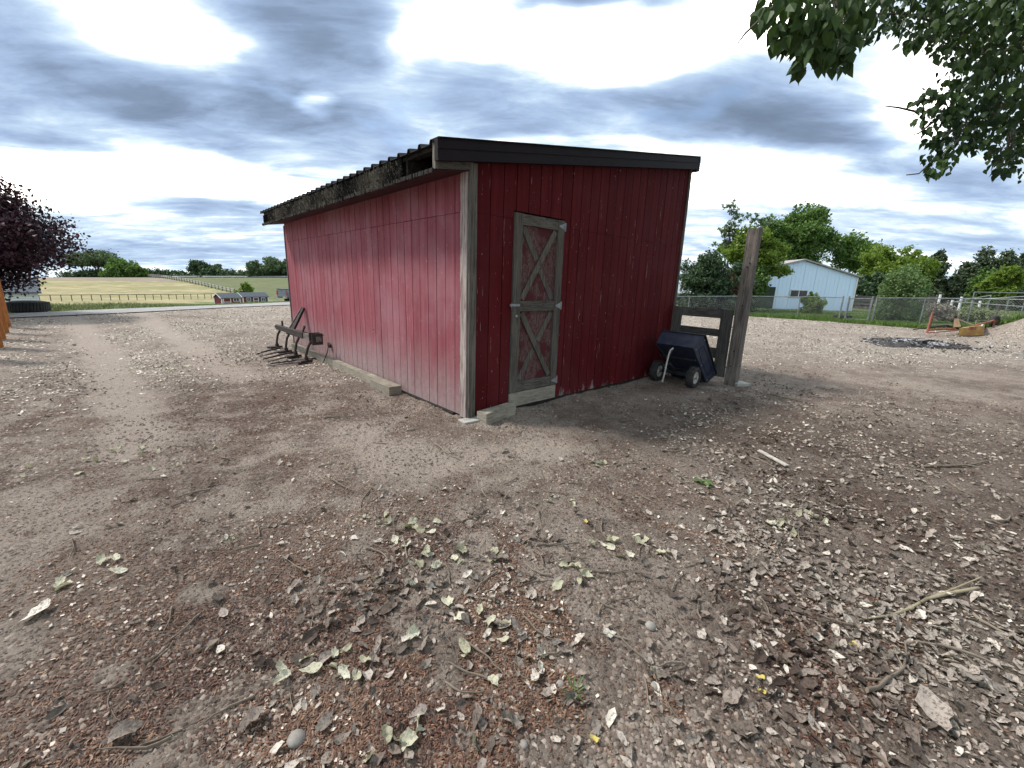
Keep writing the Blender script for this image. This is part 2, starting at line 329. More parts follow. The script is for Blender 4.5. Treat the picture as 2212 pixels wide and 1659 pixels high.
M['lf_dark'] = leafmat('dark green shrub leaves', [(0, (0.022, 0.045, 0.022)), (0.6, (0.040, 0.080, 0.036)), (1, (0.085, 0.135, 0.06))], 0.5, 0.15)
M['lf_mid'] = leafmat('mid green tree leaves', [(0, (0.040, 0.090, 0.020)), (0.6, (0.080, 0.155, 0.034)), (1, (0.15, 0.235, 0.055))], 0.55, 0.25)
M['lf_bright'] = leafmat('bright yellow green leaves', [(0, (0.08, 0.14, 0.018)), (0.6, (0.13, 0.20, 0.026)), (1, (0.20, 0.27, 0.05))], 0.55, 0.35)
M['lf_sage'] = leafmat('grey green foliage', [(0, (0.055, 0.095, 0.045)), (0.6, (0.095, 0.145, 0.065)), (1, (0.15, 0.20, 0.10))], 0.7, 0.15)
M['lf_sap'] = leafmat('fresh pale green sapling leaves', [(0, (0.07, 0.12, 0.04)), (0.6, (0.12, 0.19, 0.07)), (1, (0.20, 0.28, 0.12))], 0.55, 0.3)
M['lf_red'] = leafmat('brownish red foliage', [(0, (0.05, 0.028, 0.018)), (1, (0.13, 0.06, 0.035))], 0.6, 0.15)
M['lf_conifer'] = leafmat('dark conifer needles', [(0, (0.032, 0.052, 0.028)), (1, (0.085, 0.115, 0.058))], 0.8, 0.05)
M['lf_grey'] = leafmat('dry grey brush', [(0, (0.13, 0.12, 0.10)), (1, (0.30, 0.27, 0.22))], 0.9, 0.0)

# ------------------------------------------------------------------ mesh helpers
def root_of(p):
    while p.parent is not None: p = p.parent
    return p
def link_mesh(name, me, parent=None, mat=None, **props):
    o = bpy.data.objects.new(name, me); COL.objects.link(o)
    if mat is not None and not me.materials: me.materials.append(mat)
    if parent is not None: o.parent = parent
    for k, v in props.items(): o[k] = v
    return o
def np_mesh(name, V, F, smooth=False):
    """V (n,3); F (m,k) all of one size"""
    V = np.asarray(V, np.float32); F = np.asarray(F, np.int32)
    me = bpy.data.meshes.new(name); me.vertices.add(len(V)); me.vertices.foreach_set('co', V.ravel())
    k = F.shape[1]; me.loops.add(F.size); me.loops.foreach_set('vertex_index', F.ravel())
    me.polygons.add(len(F)); me.polygons.foreach_set('loop_start', np.arange(0, F.size, k, dtype=np.int32))
    try: me.polygons.foreach_set('loop_total', np.full(len(F), k, np.int32))
    except Exception: pass
    if smooth: me.polygons.foreach_set('use_smooth', np.ones(len(F), bool))
    me.update(calc_edges=True); return me
def thing(name, label, cat, loc=(0, 0, 0), group=None):
    o = bpy.data.objects.new(name, None); COL.objects.link(o); o.location = [float(v) for v in loc]
    o.empty_display_size = 0.2; o['label'] = label; o['category'] = cat
    if group: o['group'] = group
    return o
class MB:
    """collects shapes given in world space; build() links them as one mesh"""
    def __init__(s): s.v = []; s.f = []; s.sm = []
    def add(s, vs, fs, smooth=False):
        n = len(s.v); s.v += [tuple(float(c) for c in v) for v in vs]; s.f += [tuple(i+n for i in f) for f in fs]; s.sm += [smooth]*len(fs); return s
    def hexa(s, p):     # 8 corners: bottom ring 0-3, top ring 4-7
        return s.add(p, [(3, 2, 1, 0), (4, 5, 6, 7), (0, 1, 5, 4), (1, 2, 6, 5), (2, 3, 7, 6), (3, 0, 4, 7)])
    def box(s, lo, hi, T=None):
        x0, y0, z0 = lo; x1, y1, z1 = hi
        p = [(x0, y0, z0), (x1, y0, z0), (x1, y1, z0), (x0, y1, z0), (x0, y0, z1), (x1, y0, z1), (x1, y1, z1), (x0, y1, z1)]
        if T: p = [T(*q) for q in p]
        return s.hexa(p)
    def beam(s, a, b, w, h, upv=(0, 0, 1)):
        a = Vector(a); b = Vector(b); d = (b-a).normalized(); u_ = Vector(upv)
        if abs(d.dot(u_)) > 0.97: u_ = Vector((1, 0, 0))
        sd = d.cross(u_).normalized()*(w/2); un = sd.cross(d).normalized()*(h/2)
        return s.hexa([a-sd-un, a+sd-un, a+sd+un, a-sd+un, b-sd-un, b+sd-un, b+sd+un, b-sd+un])
    def tube(s, pts, rad, n=6, smooth=True, cap=True):
        pts = [Vector(p) for p in pts]
        if isinstance(rad, (int, float)): rad = [rad]*len(pts)
        vs = []; ref = None
        for i, p in enumerate(pts):
            d = (pts[min(i+1, len(pts)-1)]-pts[max(i-1, 0)]).normalized()
            if ref is None: ref = d.orthogonal().normalized()
            ref = (ref-d*ref.dot(d)).normalized(); bn = d.cross(ref)
            for k in range(n):
                a = 2*math.pi*k/n; vs.append(p+(ref*math.cos(a)+bn*math.sin(a))*rad[i])
        fs = []
        for i in range(len(pts)-1):
            for k in range(n):
                k2 = (k+1) % n; fs.append((i*n+k, i*n+k2, (i+1)*n+k2, (i+1)*n+k))
        s.add(vs, fs, smooth)
        if cap: s.add(vs[:n], [tuple(range(n))[::-1]]); s.add(vs[-n:], [tuple(range(n))])
        return s
    def lathe(s, c, axis, prof, n=20, smooth=True):     # prof: (along axis, radius)
        c = Vector(c); ax = Vector(axis).normalized(); e1 = ax.orthogonal().normalized(); e2 = ax.cross(e1); vs = []
        for (h, r) in prof:
            for k in range(n): a = 2*math.pi*k/n; vs.append(c+ax*h+(e1*math.cos(a)+e2*math.sin(a))*r)
        fs = [(i*n+k, i*n+(k+1) % n, (i+1)*n+(k+1) % n, (i+1)*n+k) for i in range(len(prof)-1) for k in range(n)]
        return s.add(vs, fs, smooth)
    def poly_prism(s, pts, ext):    # planar outline, extruded by vector ext
        n = len(pts); e = Vector(ext); a = [Vector(p) for p in pts]; b = [p+e for p in a]
        return s.add(a+b, [tuple(range(n))[::-1], tuple(range(n, 2*n))]+[(i, (i+1) % n, n+(i+1) % n, n+i) for i in range(n)])
    def build(s, name, mat, parent=None, **props):
        off = Vector((0, 0, 0)) if parent is None else root_of(parent).location.copy()
        if parent is None and s.v and props.pop('origin', True):
            a = np.array(s.v); off = Vector((a[:, 0].mean(), a[:, 1].mean(), a[:, 2].min()))
        me = bpy.data.meshes.new(name); me.from_pydata([Vector(v)-off for v in s.v], [], s.f)
        me.polygons.foreach_set('use_smooth', s.sm); me.update()
        o = link_mesh(name, me, parent, mat, **props)
        if parent is None: o.location = off
        return o
def solo(mb, name, mat, label, cat, group=None):
    o = mb.build(name, mat); o['label'] = label; o['category'] = cat
    if group: o['group'] = group
    return o
def copy_tree(o, parent=None):
    kids = list(o.children); c = o.copy(); COL.objects.link(c)
    if parent is not None: c.parent = parent
    for k in kids: copy_tree(k, c)
    return c

# ------------------------------------------------------------------ the ground, as one sheet cut into its zones
def polar():
    r = [0.35]
    while r[-1] < 1500: r.append(r[-1]+min(max(0.011, r[-1]**2/850), r[-1]*0.03))
    r = np.array(r)
    a = np.concatenate([np.radians(np.arange(-64, 64.01, 0.19)), np.radians(np.arange(67, 296, 3.0))])
    return r, a
rr, aa = polar()
Rg, Ag = np.meshgrid(rr, aa, indexing='ij')
X = Rg*np.sin(Ag); Y = Rg*np.cos(Ag); Z = H(X, Y)
nr, na = X.shape
idx = np.arange(nr*na).reshape(nr, na)
Fq = np.stack([idx[:-1, :], np.roll(idx, -1, 1)[:-1, :], np.roll(idx, -1, 1)[1:, :], idx[1:, :]], -1).reshape(-1, 4)
# centre disc
V = np.stack([X.ravel(), Y.ravel(), Z.ravel()], 1)
fx = V[Fq].mean(1); d_l = lane_d(fx[:, 0], fx[:, 1])
dg0, dg1 = at(313, 600, 224)[:2], G(507, 634)[:2]
FENCE_PX = [(1440, 640, 24.6), (1610, 639, 23.3), (1790, 641, 21.6), (1860, 643, 20.8), (1960, 643, 19.8), (2104, 644, 18.3), (2260, 647, 16.6), (2460, 650, 14.6)]
FENCE = [at(x, y, Yd) for x, y, Yd in FENCE_PX]
fa, fb = FENCE[0], FENCE[-1]
fn = np.array([-(fb-fa)[1], (fb-fa)[0]]); fn /= np.linalg.norm(fn)
behind_fence = (fx[:, 0]-fa[0])*fn[0]+(fx[:, 1]-fa[1])*fn[1]
side = (fx[:, 0]-dg0[0])*(dg1-dg0)[1]-(fx[:, 1]-dg0[1])*(dg1-dg0)[0]     # >0 to one side of the diagonal fence
wob = 3*(vnoise(fx[:, 0]*.15, fx[:, 1]*.15, 5)-.5)
zone = np.zeros(len(fx), int)
zone[(d_l > .42)] = 1                                     # verge and meadow
zone[(d_l > 86+wob)] = 2                                  # mown hay field
zone[(d_l > 100) & (fx[:, 1] > 178+wob*2)] = 3                               # bare pinkish field
test = (800*0-100-dg0[0])*(dg1-dg0)[1]-(400-dg0[1])*(dg1-dg0)[0]
same = np.sign(side) == np.sign(((0-dg0[0])*(dg1-dg0)[1]-(300-dg0[1])*(dg1-dg0)[0]))
zone[(d_l > 66) & same] = 4                               # row crop
zone[(behind_fence > 0.05) & (fx[:, 0] > 2) & (d_l < .42)] = 5        # lawn beyond the chain link fence
zone[(fx[:, 1] > 45) & (d_l < 60) & (zone == 0)] = 5
zone[(fx[:, 1] < -12) & (zone == 0)] = 0
# litter (reddish husk cover), pale straw cover and darkness masks per vertex
vx, vy = V[:, 0], V[:, 1]; vr = np.hypot(vx, vy)
def husk_density(x, y):
    n = fbm(x*1.25+3, y*1.25+8, 21, 3); n2 = fbm(x*4.2, y*4.2, 31, 3)
    near = 1-sstep(1.6, 3.6, np.hypot(x*0.9, y))
    d = sstep(0.50-0.03*near, 0.58, n*0.42+n2*0.58)*(0.5+0.55*near)
    left = np.exp(-((x+4.2)/2.6)**2-((y-4.6)/2.6)**2)
    return np.clip((d+0.40*left*sstep(.42, .6, n2))*(1-0.9*track_mask(x, y)), 0, 1)
def leaf_density(x, y):
    n = fbm(x*1.6+13, y*1.6+2, 41, 3)
    e = sstep(0.55, 2.1, x-0.22*(y-1.8)-0.9*(n-.5)) * (1-sstep(4.2, 7.5, y-0.25*x)) + 0.5*np.exp(-(x+0.35)**2/.28-(y-2.25)**2/.35) + 0.5*np.exp(-(x-3.3)**2/1.8-(y-4.4)**2/.8)
    return np.clip(e*(0.35+1.3*sstep(.38, .62, n)), 0, 1.2)
SH_C = np.array([-0.549546, 5.001640]); YAW = 0.742755
U2 = np.array([math.cos(YAW), math.sin(YAW)]); V2 = np.array([-math.sin(YAW), math.cos(YAW)])
def shed_uv(x, y): dx_ = x-SH_C[0]; dy_ = y-SH_C[1]; return dx_*U2[0]+dy_*U2[1], dx_*V2[0]+dy_*V2[1]
SHW, SHL = 4.96, 7.17
def straw_density(x, y):
    n = fbm(x*0.8+4, y*0.8+9, 51, 3)
    far_r = sstep(7.6, 10.5, y-0.15*x)*sstep(1.0, 3.0, x)
    far_l = sstep(6.5, 9.5, np.hypot(x, y))*(1-sstep(-1.5, 0.0, x))
    return np.clip((far_r*1.0+far_l*0.7)*(0.45+0.9*sstep(.35, .65, n))*(1-.6*track_mask(x, y)), 0, 1)
attr_h = husk_density(vx, vy)*(vr < 30); attr_s = straw_density(vx, vy)*(vr < 60); attr_t = track_mask(vx, vy)*(vr < 40)
nb1 = fbm(vx*1.0+31, vy*1.3+7, 81, 3); nb2 = fbm(vx*4.5, vy*4.5, 91, 3)
attr_b = np.clip(sstep(.48, .57, nb1*.5+nb2*.5)*(.36+.65*np.exp(-((vx+4)/3.2)**2-((vy-4.6)/3.2)**2)+.35*sstep(.5, 3, vx)*(1-sstep(6.5, 9, vy))), 0, 1)*(1-.9*attr_t)*(vr < 16)
attr_l = leaf_density(vx, vy)*(vr < 30)
wu, wv = shed_uv(vx, vy)
shade_dark = np.exp(-((vx-2.6)**2/3.5+(vy-5.2)**2/1.6))*0.5 + 0.55*sstep(0.3, 2.4, vx)*(1-sstep(4.2, 7.5, vy))  # shade by the door wall and under the tree, painted into the dirt
shade_dark = shade_dark + 0.75*np.exp(-(((wu-1.75)/.16)**2+((wv+.62)/.12)**2)) + .6*np.exp(-((vx-(-12.8))/1.6)**2-((vy-16.6)/.5)**2)  # dark patch standing for a small hole, another dark patch at left
attr_d = np.clip(shade_dark, 0, 1)*(vr < 30)

def ground_mat():
    def bld(t, b, out):
        g = geo(t); pos = g.outputs['Position']
        def A(n): return t.node('ShaderNodeAttribute', attribute_name=n).outputs['Fac']
        big = t.noise(pos, 0.7, 6, 0.6); mid = t.noise(pos, 5.5, 7, 0.62); fine = t.noise(pos, 55, 5, 0.65); f2 = t.noise(pos, 170, 3, 0.6)
        c = t.mix(t.mapr(big, 0.3, 0.7), (0.205, 0.163, 0.132), (0.42, 0.345, 0.288))
        c = t.mix(t.mapr(mid, 0.35, 0.68, 0, 0.75), c, (0.43, 0.36, 0.305))
        c = t.mix(t.mapr(fine, 0.48, 0.36, 0, 0.85), c, (0.045, 0.034, 0.028))
        f3 = t.noise(pos, 19, 5, 0.8); c = t.mix(t.mapr(f3, 0.44, 0.32, 0, 0.7), c, (0.07, 0.053, 0.044)); c = t.mix(t.mapr(f3, 0.62, 0.72, 0, 0.6), c, (0.50, 0.44, 0.38))
        br = t.math('MULTIPLY', A('brown'), t.mapr(t.noise(pos, 26, 6, 0.75), 0.38, 0.56)); c = t.mix(t.math('MULTIPLY', br, 0.88), c, t.mix(t.mapr(t.noise(pos, 60, 3), .35, .65), (0.042, 0.024, 0.019), (0.135, 0.082, 0.064)))
        c = t.mix(t.mapr(f2, 0.60, 0.70, 0, 0.8), c, (0.58, 0.52, 0.46))
        hs = t.math('MULTIPLY', A('husk'), t.mapr(t.noise(pos, 34, 4, 0.7), 0.36, 0.58))
        c = t.mix(t.math('MULTIPLY', hs, 0.62), c, t.mix(t.noise(pos, 90, 2), (0.060, 0.026, 0.019), (0.150, 0.078, 0.056)))
        st = t.math('MULTIPLY', A('straw'), t.mapr(t.noise(t.mapping(pos, scale=(1, 1, 1)), 13, 7, 0.8), 0.40, 0.56))
        c = t.mix(t.math('MULTIPLY', st, 0.8), c, t.mix(t.mapr(t.noise(pos, 31, 5, 0.8), 0.42, 0.58), (0.10, 0.075, 0.058), (0.80, 0.72, 0.62)))
        c = t.mix(t.math('MULTIPLY', A('shade_dark'), 0.62), c, t.mix(fine, (0.045, 0.034, 0.028), (0.13, 0.098, 0.080)))
        c = t.mix(t.math('MULTIPLY', A('track'), 0.8), c, t.mix(f3, (0.31, 0.255, 0.215), (0.56, 0.475, 0.41)))
        t.put(b.inputs['Base Color'], c); b.inputs['Roughness'].default_value = 0.95; b.inputs['Specular IOR Level'].default_value = 0.15
        vor = t.node('ShaderNodeTexVoronoi', feature='DISTANCE_TO_EDGE'); t.put(vor.inputs['Vector'], t.vmath('ADD', pos, t.vmath('SCALE', t.noise(pos, 9, 2, color=True), None, 0.09))); vor.inputs['Scale'].default_value = 13
        crk = t.mapr(vor.outputs['Distance'], 0.0, 0.09)
        hgt = t.math('ADD', t.math('ADD', t.math('MULTIPLY', t.noise(pos, 22, 8, 0.72), 1.0), t.math('MULTIPLY', fine, 0.35)), t.math('MULTIPLY', crk, 0.10))
        bump(t, b, hgt, 0.07, 1.0)
    return material('trodden dirt yard', bld)
def field_mat(name, a, c_, b_, sc, rows=None, stretch=(1, 1, 1)):
    def bld(t, b, out):
        pos = geo(t).outputs['Position']
        v = t.mapping(pos, scale=stretch)
        c = t.mix(t.mapr(t.noise(v, sc, 6, 0.7), 0.35, 0.65), a, c_)
        c = t.mix(t.mapr(t.noise(v, sc*0.16, 4, 0.6), 0.4, 0.65, 0, 0.8), c, b_)
        if rows:
            w = t.node('ShaderNodeTexWave', wave_type='BANDS', bands_direction='X'); t.put(w.inputs[0], t.mapping(pos, rot=(0, 0, rows[0])))
            w.inputs['Scale'].default_value = rows[1]; w.inputs['Distortion'].default_value = 3.5; w.inputs['Detail'].default_value = 3; w.inputs['Detail Scale'].default_value = .4
            c = t.mix(t.mapr(w.outputs['Fac'], 0.35, 0.75, 0, 0.75), c, rows[2])
        t.put(b.inputs['Base Color'], c); b.inputs['Roughness'].default_value = 1.0; b.inputs['Specular IOR Level'].default_value = 0.05
        bump(t, b, t.noise(v, sc*3, 5, 0.7), 0.25)
    return material(name, bld)
zm = {0: ('ground', ground_mat()), 1: ('meadow', field_mat('rough meadow', (0.13, 0.17, 0.07), (0.20, 0.23, 0.11), (0.28, 0.27, 0.17), 1.2)),
      2: ('hay_field', field_mat('mown hay field', (0.24, 0.21, 0.115), (0.42, 0.36, 0.225), (0.22, 0.225, 0.11), 0.35, stretch=(0.5, 1.3, 1))),
      3: ('bare_field', field_mat('bare pinkish field', (0.24, 0.195, 0.17), (0.30, 0.245, 0.21), (0.24, 0.21, 0.155), 0.2)),
      4: ('crop_field', field_mat('row crop field', (0.085, 0.125, 0.045), (0.14, 0.165, 0.075), (0.075, 0.11, 0.04), 0.5, rows=(0.55, 0.10, (0.22, 0.20, 0.15)))),
      5: ('lawn', field_mat('lawn', (0.10, 0.15, 0.045), (0.14, 0.19, 0.06), (0.19, 0.205, 0.10), 2.2))}
for z_, (nm, mt) in zm.items():
    sel = Fq[zone == z_]
    if len(sel) == 0: continue
    uq, inv = np.unique(sel.ravel(), return_inverse=True)
    me = np_mesh(nm, V[uq], inv.reshape(-1, 4), smooth=True)
    if z_ == 0:
        for an, arr in (('husk', attr_h), ('straw', attr_s), ('track', attr_t), ('shade_dark', attr_d), ('brown', attr_b)):
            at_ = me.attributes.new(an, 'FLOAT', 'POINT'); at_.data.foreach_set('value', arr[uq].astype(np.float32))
    o = link_mesh(nm, me, None, mt, kind='structure')
    o['label'] = {0: 'bare grey brown dirt yard round the shed, strewn with litter', 1: 'rough green verge and meadow beyond the lane', 2: 'golden mown hay field behind the pipe fence',
                  3: 'bare pinkish field below the far tree line', 4: 'green row crop field right of the diagonal fence', 5: 'green lawn beyond the chain link fence'}[z_]
mb = MB(); mb.add([(0.36*math.sin(a), 0.36*math.cos(a), -0.005) for a in np.linspace(0, 2*math.pi, 24, endpoint=False)], [tuple(range(24))[::-1]])
ob = mb.build('ground_under_viewer', zm[0][1], kind='structure'); ob['label'] = 'patch of dirt directly under the viewpoint'

# the lane
lane = []
for s in np.linspace(-40, 60, 90):
    c = RA+RE*s
    for w in (-1.55, -0.9, -0.2, 0.42):
        p = c+RN*(w+0.12*math.sin(s*.7+w)); lane.append((p[0], p[1], float(HL(p[0], p[1]))+0.035))
fl = [(i*4+k, (i+1)*4+k, (i+1)*4+k+1, i*4+k+1) for i in range(89) for k in range(3)]
mb = MB(); mb.add(lane, fl); o = mb.build('lane', M['road'], kind='structure'); o['label'] = 'pale grey lane between the dirt yard and the grass verge'

# ------------------------------------------------------------------ the red shed
TH = math.cos
def S(u, v, z): return (SH_C[0]+U2[0]*u+V2[0]*v, SH_C[1]+U2[1]*u+V2[1]*v, z)
Uv = Vector((U2[0], U2[1], 0)); Vv = Vector((V2[0], V2[1], 0))
def fr(x, y, off=0.0):      # picture point on the door wall plane (off towards the viewer) -> (u, z)
    d = ray(x, y); n = np.array([V2[0], V2[1], 0]); P0 = np.array([*SH_C, 0])-n*off
    q = CAM+d*((P0-CAM)@n)/(d@n); return shed_uv(q[0], q[1])[0], q[2]
def zroof(u): return 3.128+0.171*u
shed = thing('red_shed', 'large red board sided shed with slanting metal roof in the middle of the yard', 'shed', S(0, 0, 0))
# frame walls behind the boards
wall_l = MB().box((0.012, 0.0, 0.06), (0.06, SHL, 2.80), S).build('wall', M['backing'], shed, label='long bleached red wall facing left')
wall_f = MB()
DU0, DU1, DZ0, DZ1 = 0.675, 1.60, 0.045, 2.525
def prismz(m, u0, u1, v0, v1, z0, zt):      # box whose top follows zt(u)
    return m.hexa([S(u0, v0, z0), S(u1, v0, z0), S(u1, v1, z0), S(u0, v1, z0), S(u0, v0, zt(u0)), S(u1, v0, zt(u1)), S(u1, v1, zt(u1)), S(u0, v1, zt(u0))])
zt_f = lambda u: zroof(u)-0.06
prismz(wall_f, 0.06, DU0, 0.012, 0.06, 0.06, zt_f); prismz(wall_f, DU1, SHW, 0.012, 0.06, 0.06, zt_f)
wall_f.box((DU0, 0.012, DZ1+0.01), (DU1, 0.06, 2.95), S)
wall_f = wall_f.build('wall', M['backing'], shed, label='red end wall with the door, shade in its paint')
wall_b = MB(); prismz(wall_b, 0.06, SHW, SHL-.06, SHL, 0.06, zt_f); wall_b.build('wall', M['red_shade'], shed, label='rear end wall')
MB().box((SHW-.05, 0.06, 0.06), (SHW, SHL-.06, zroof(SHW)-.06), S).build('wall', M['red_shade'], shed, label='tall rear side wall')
MB().box((0.07, 0.07, 0.0), (SHW-.06, SHL-.07, 0.055), S).build('floor', M['black_wood'], shed)
# siding boards: 8 inch pitch, sheets joined at 2.44 m
pitch = 0.2045; gap_b = 0.0125
def board_mesh_left(z0, z1):
    m = MB(); m.box((-0.014, 0, z0), (0.0, pitch-gap_b, z1), lambda u, v, z: (U2[0]*u+V2[0]*v, U2[1]*u+V2[1]*v, z)); return m
me_lo = None
nb = int((SHL-0.13)/pitch)+1
for k in range(nb):
    v0 = 0.045+k*pitch
    if v0 > SHL-0.05: break
    for (z0, z1) in ((0.03, 2.437), (2.443, 2.865)):
        key = f'board_l_{z0}'
        if v0+pitch > SHL:
            me = bpy.data.meshes.new(key); m = MB(); m.box((-0.014, 0, z0), (0, SHL-v0, z1), lambda u, v, z: (U2[0]*u+V2[0]*v, U2[1]*u+V2[1]*v, z)); me.from_pydata(m.v, [], m.f)
        elif key in bpy.data.meshes: me = bpy.data.meshes[key]
        else: me = bpy.data.meshes.new(key); m = board_mesh_left(z0, z1); me.from_pydata(m.v, [], m.f)
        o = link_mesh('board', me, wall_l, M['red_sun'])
        off = S(random.uniform(-.002, .002), v0, random.uniform(-.0008, .0008)); o.location = Vector(off)-shed.location
uu = [0.085]+[0.105+pitch*k for k in range(1, 40)]
uu = [x for x in uu if x < SHW-0.03]+[SHW]
for a, b in zip(uu[:-1], uu[1:]):
    for (z0, z1) in ((0.035, 2.435), (2.4385, None)):
        segs = [(a, b-gap_b, z0)]
        if a < DU1 and b > DU0:
            if z1 is not None:
                segs = []
                if a < DU0-0.02: segs.append((a, DU0-0.006, z0))
                if b > DU1+0.02: segs.append((DU1+0.006, b-gap_b, z0))
            else:
                segs = []
                if a < DU0: segs.append((a, DU0-0.004, z0))
                lo_ = max(a, DU0); hi_ = min(b-gap_b, DU1)
                if hi_ > lo_: segs.append((lo_, hi_, 2.535))
                if b > DU1: segs.append((DU1+0.004, b-gap_b, z0))
        for (p, q, zz) in segs:
            if q-p < 0.012: continue
            m = MB(); j = random.uniform(-.002, .002)
            if z1 is None: prismz(m, p, q, -0.014+j, 0.010, zz, lambda u: zroof(u)-0.10)
            else: prismz(m, p, q, -0.014+j, 0.010, zz+random.uniform(-.006, .006), lambda u: 2.435)
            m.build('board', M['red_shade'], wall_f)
# nail rows, one small raised head each
m = MB()
for zr_ in (0.22, 0.82, 1.42, 2.02, 2.38, 2.52, 2.78):
    for k in range(nb):
        v_ = 0.045+k*pitch+random.uniform(.015, .03); z_ = zr_+random.uniform(-.02, .02); m.box((-0.0165, v_, z_), (-0.0142, v_+.008, z_+.008), S)
m.build('nail_heads', M['rust_dark'], wall_l, kind='stuff')
m = MB()
for zr_ in (0.22, 0.82, 1.42, 2.02, 2.38, 2.52, 2.78):
    for u_ in uu[:-1]:
        if DU0-.03 < u_ < DU1 and zr_ < 2.6: continue
        z_ = zr_+random.uniform(-.02, .02); m.box((u_+.02, -0.0185, z_), (u_+.028, -0.0162, z_+.008), S)
m.build('nail_heads', M['rust_dark'], wall_f, kind='stuff')
# trims
m = MB(); m.box((-0.018, -0.052, 0.015), (0.083, -0.016, 2.93), S); m.build('corner_board', M['grey_wood'], shed, label='grey board up the front corner')
m = MB()
zs = np.linspace(0.02, 2.84, 30)
for z0, z1 in zip(zs[:-1], zs[1:]):
    w0 = 0.085+random.uniform(-.006, .006)
    m.box((-0.035, -0.0155, z0), (-0.0145, w0+0.02, z1+0.0005), S)
m.build('corner_board', M['peel_wood'], shed, label='peeling whitish strip down the left side of the corner')
m = MB(); prismz(m, SHW-0.035, SHW+0.035, -0.036, -0.016, 0.03, lambda u: zroof(u)-0.20); m.build('corner_board', M['grey_wood'], shed)
m = MB(); m.box((-0.03, SHL-0.005, 0.03), (0.05, SHL+0.03, 2.8), S); m.build('corner_board', M['grey_wood'], shed)
# door
door = MB().box((DU0+.09, -0.004, 0.24), (DU1-.09, 0.008, 2.50), S)
def osb(t, b, out):
    pos = geo(t).outputs['Position']; z = t.sep(pos)[2]
    n = t.noise(t.mapping(pos, scale=(36, 36, 9)), 2.0, 5, 0.75, 1.2)
    c = t.mix(t.mapr(n, 0.40, 0.62), (0.080, 0.014, 0.016), (0.155, 0.115, 0.105))
    c = t.mix(t.mapr(t.noise(pos, 4.5, 4), 0.50, 0.62), c, (0.085, 0.018, 0.020))
    t.put(b.inputs['Base Color'], c); b.inputs['Roughness'].default_value = 0.9; bump(t, b, n, 0.01)
door = door.build('door', material('flaked strand board with worn red paint', osb), shed, label='narrow grey framed door with two crossed braces')
def dpart(name, lo, hi, mat='grey_wood'): return MB().box(lo, hi, S).build(name, M[mat], door)
dpart('stile', (DU0+.005, -0.034, 0.235), (0.815, -0.005, 2.515)); dpart('stile', (1.47, -0.034, 0.235), (DU1-.005, -0.005, 2.515))
dpart('rail', (0.817, -0.031, 2.385), (1.468, -0.005, 2.513), 'grey_wood_h'); dpart('rail', (0.817, -0.031, 1.32), (1.468, -0.005, 1.452), 'grey_wood_h'); dpart('rail', (0.817, -0.031, 0.24), (1.468, -0.005, 0.375), 'grey_wood_h')
def brace(a, b, v): MB().beam(S(a[0], v, a[1]), S(b[0], v, b[1]), 0.012, 0.072, upv=tuple(Uv)).build('brace', M['grey_wood'], door)
def brace2(a, b, v0, v1, w=0.078):
    a = np.array(a); b = np.array(b); d = (b-a)/np.linalg.norm(b-a); n = np.array([-d[1], d[0]])*w/2
    q = [a-n, b-n, b+n, a+n]
    MB().hexa([S(p[0], v0, p[1]) for p in q]+[S(p[0], v1, p[1]) for p in q]).build('brace', M['grey_wood'], door)
brace2((0.845, 1.475), (1.425, 2.36), -0.028, -0.0165); brace2((0.845, 2.36), (1.10, 1.98), -0.016, -0.0045); brace2((1.17, 1.86), (1.43, 1.475), -0.016, -0.0045)
brace2((0.850, 1.295), (1.435, 0.40), -0.028, -0.0165); brace2((0.850, 0.40), (1.10, 0.79), -0.016, -0.0045); brace2((1.18, 0.91), (1.43, 1.295), -0.016, -0.0045)
for zc in (2.44, 1.385, 0.305):
    m = MB(); m.poly_prism([S(1.60, -0.0345, zc+.045), S(1.60, -0.0345, zc-.045), S(1.49, -0.0345, zc-.008), S(1.49, -0.0345, zc+.008)], -Vv*0.004)
    m.box((1.602, -0.026, zc-.055), (1.635, -0.0165, zc+.055), S); m.tube([S(1.60, -0.04, zc-.05), S(1.60, -0.04, zc+.05)], 0.007, 6); m.build('hinge', M['steel'], door)
m = MB(); m.box((0.63, -0.045, 1.385), (0.80, -0.036, 1.415), S); m.tube([S(0.655, -0.05, 1.43), S(0.64, -0.06, 1.40), S(0.643, -0.06, 1.34), S(0.665, -0.055, 1.33), S(0.672, -0.05, 1.40)], 0.005, 5); m.build('latch', M['steel'], door)
m = MB(); m.lathe(S(0.755, -0.035, 1.255), -Vv, [(0, .022), (0.006, .022), (0.010, .012), (0.010, 0.0)], 12); m.build('lock_cylinder', M['steel'], door)
MB().box((DU0+.004, -0.03, 0.035), (DU1-.004, 0.0, 0.228), S).build('threshold_board', M['timber'], shed)
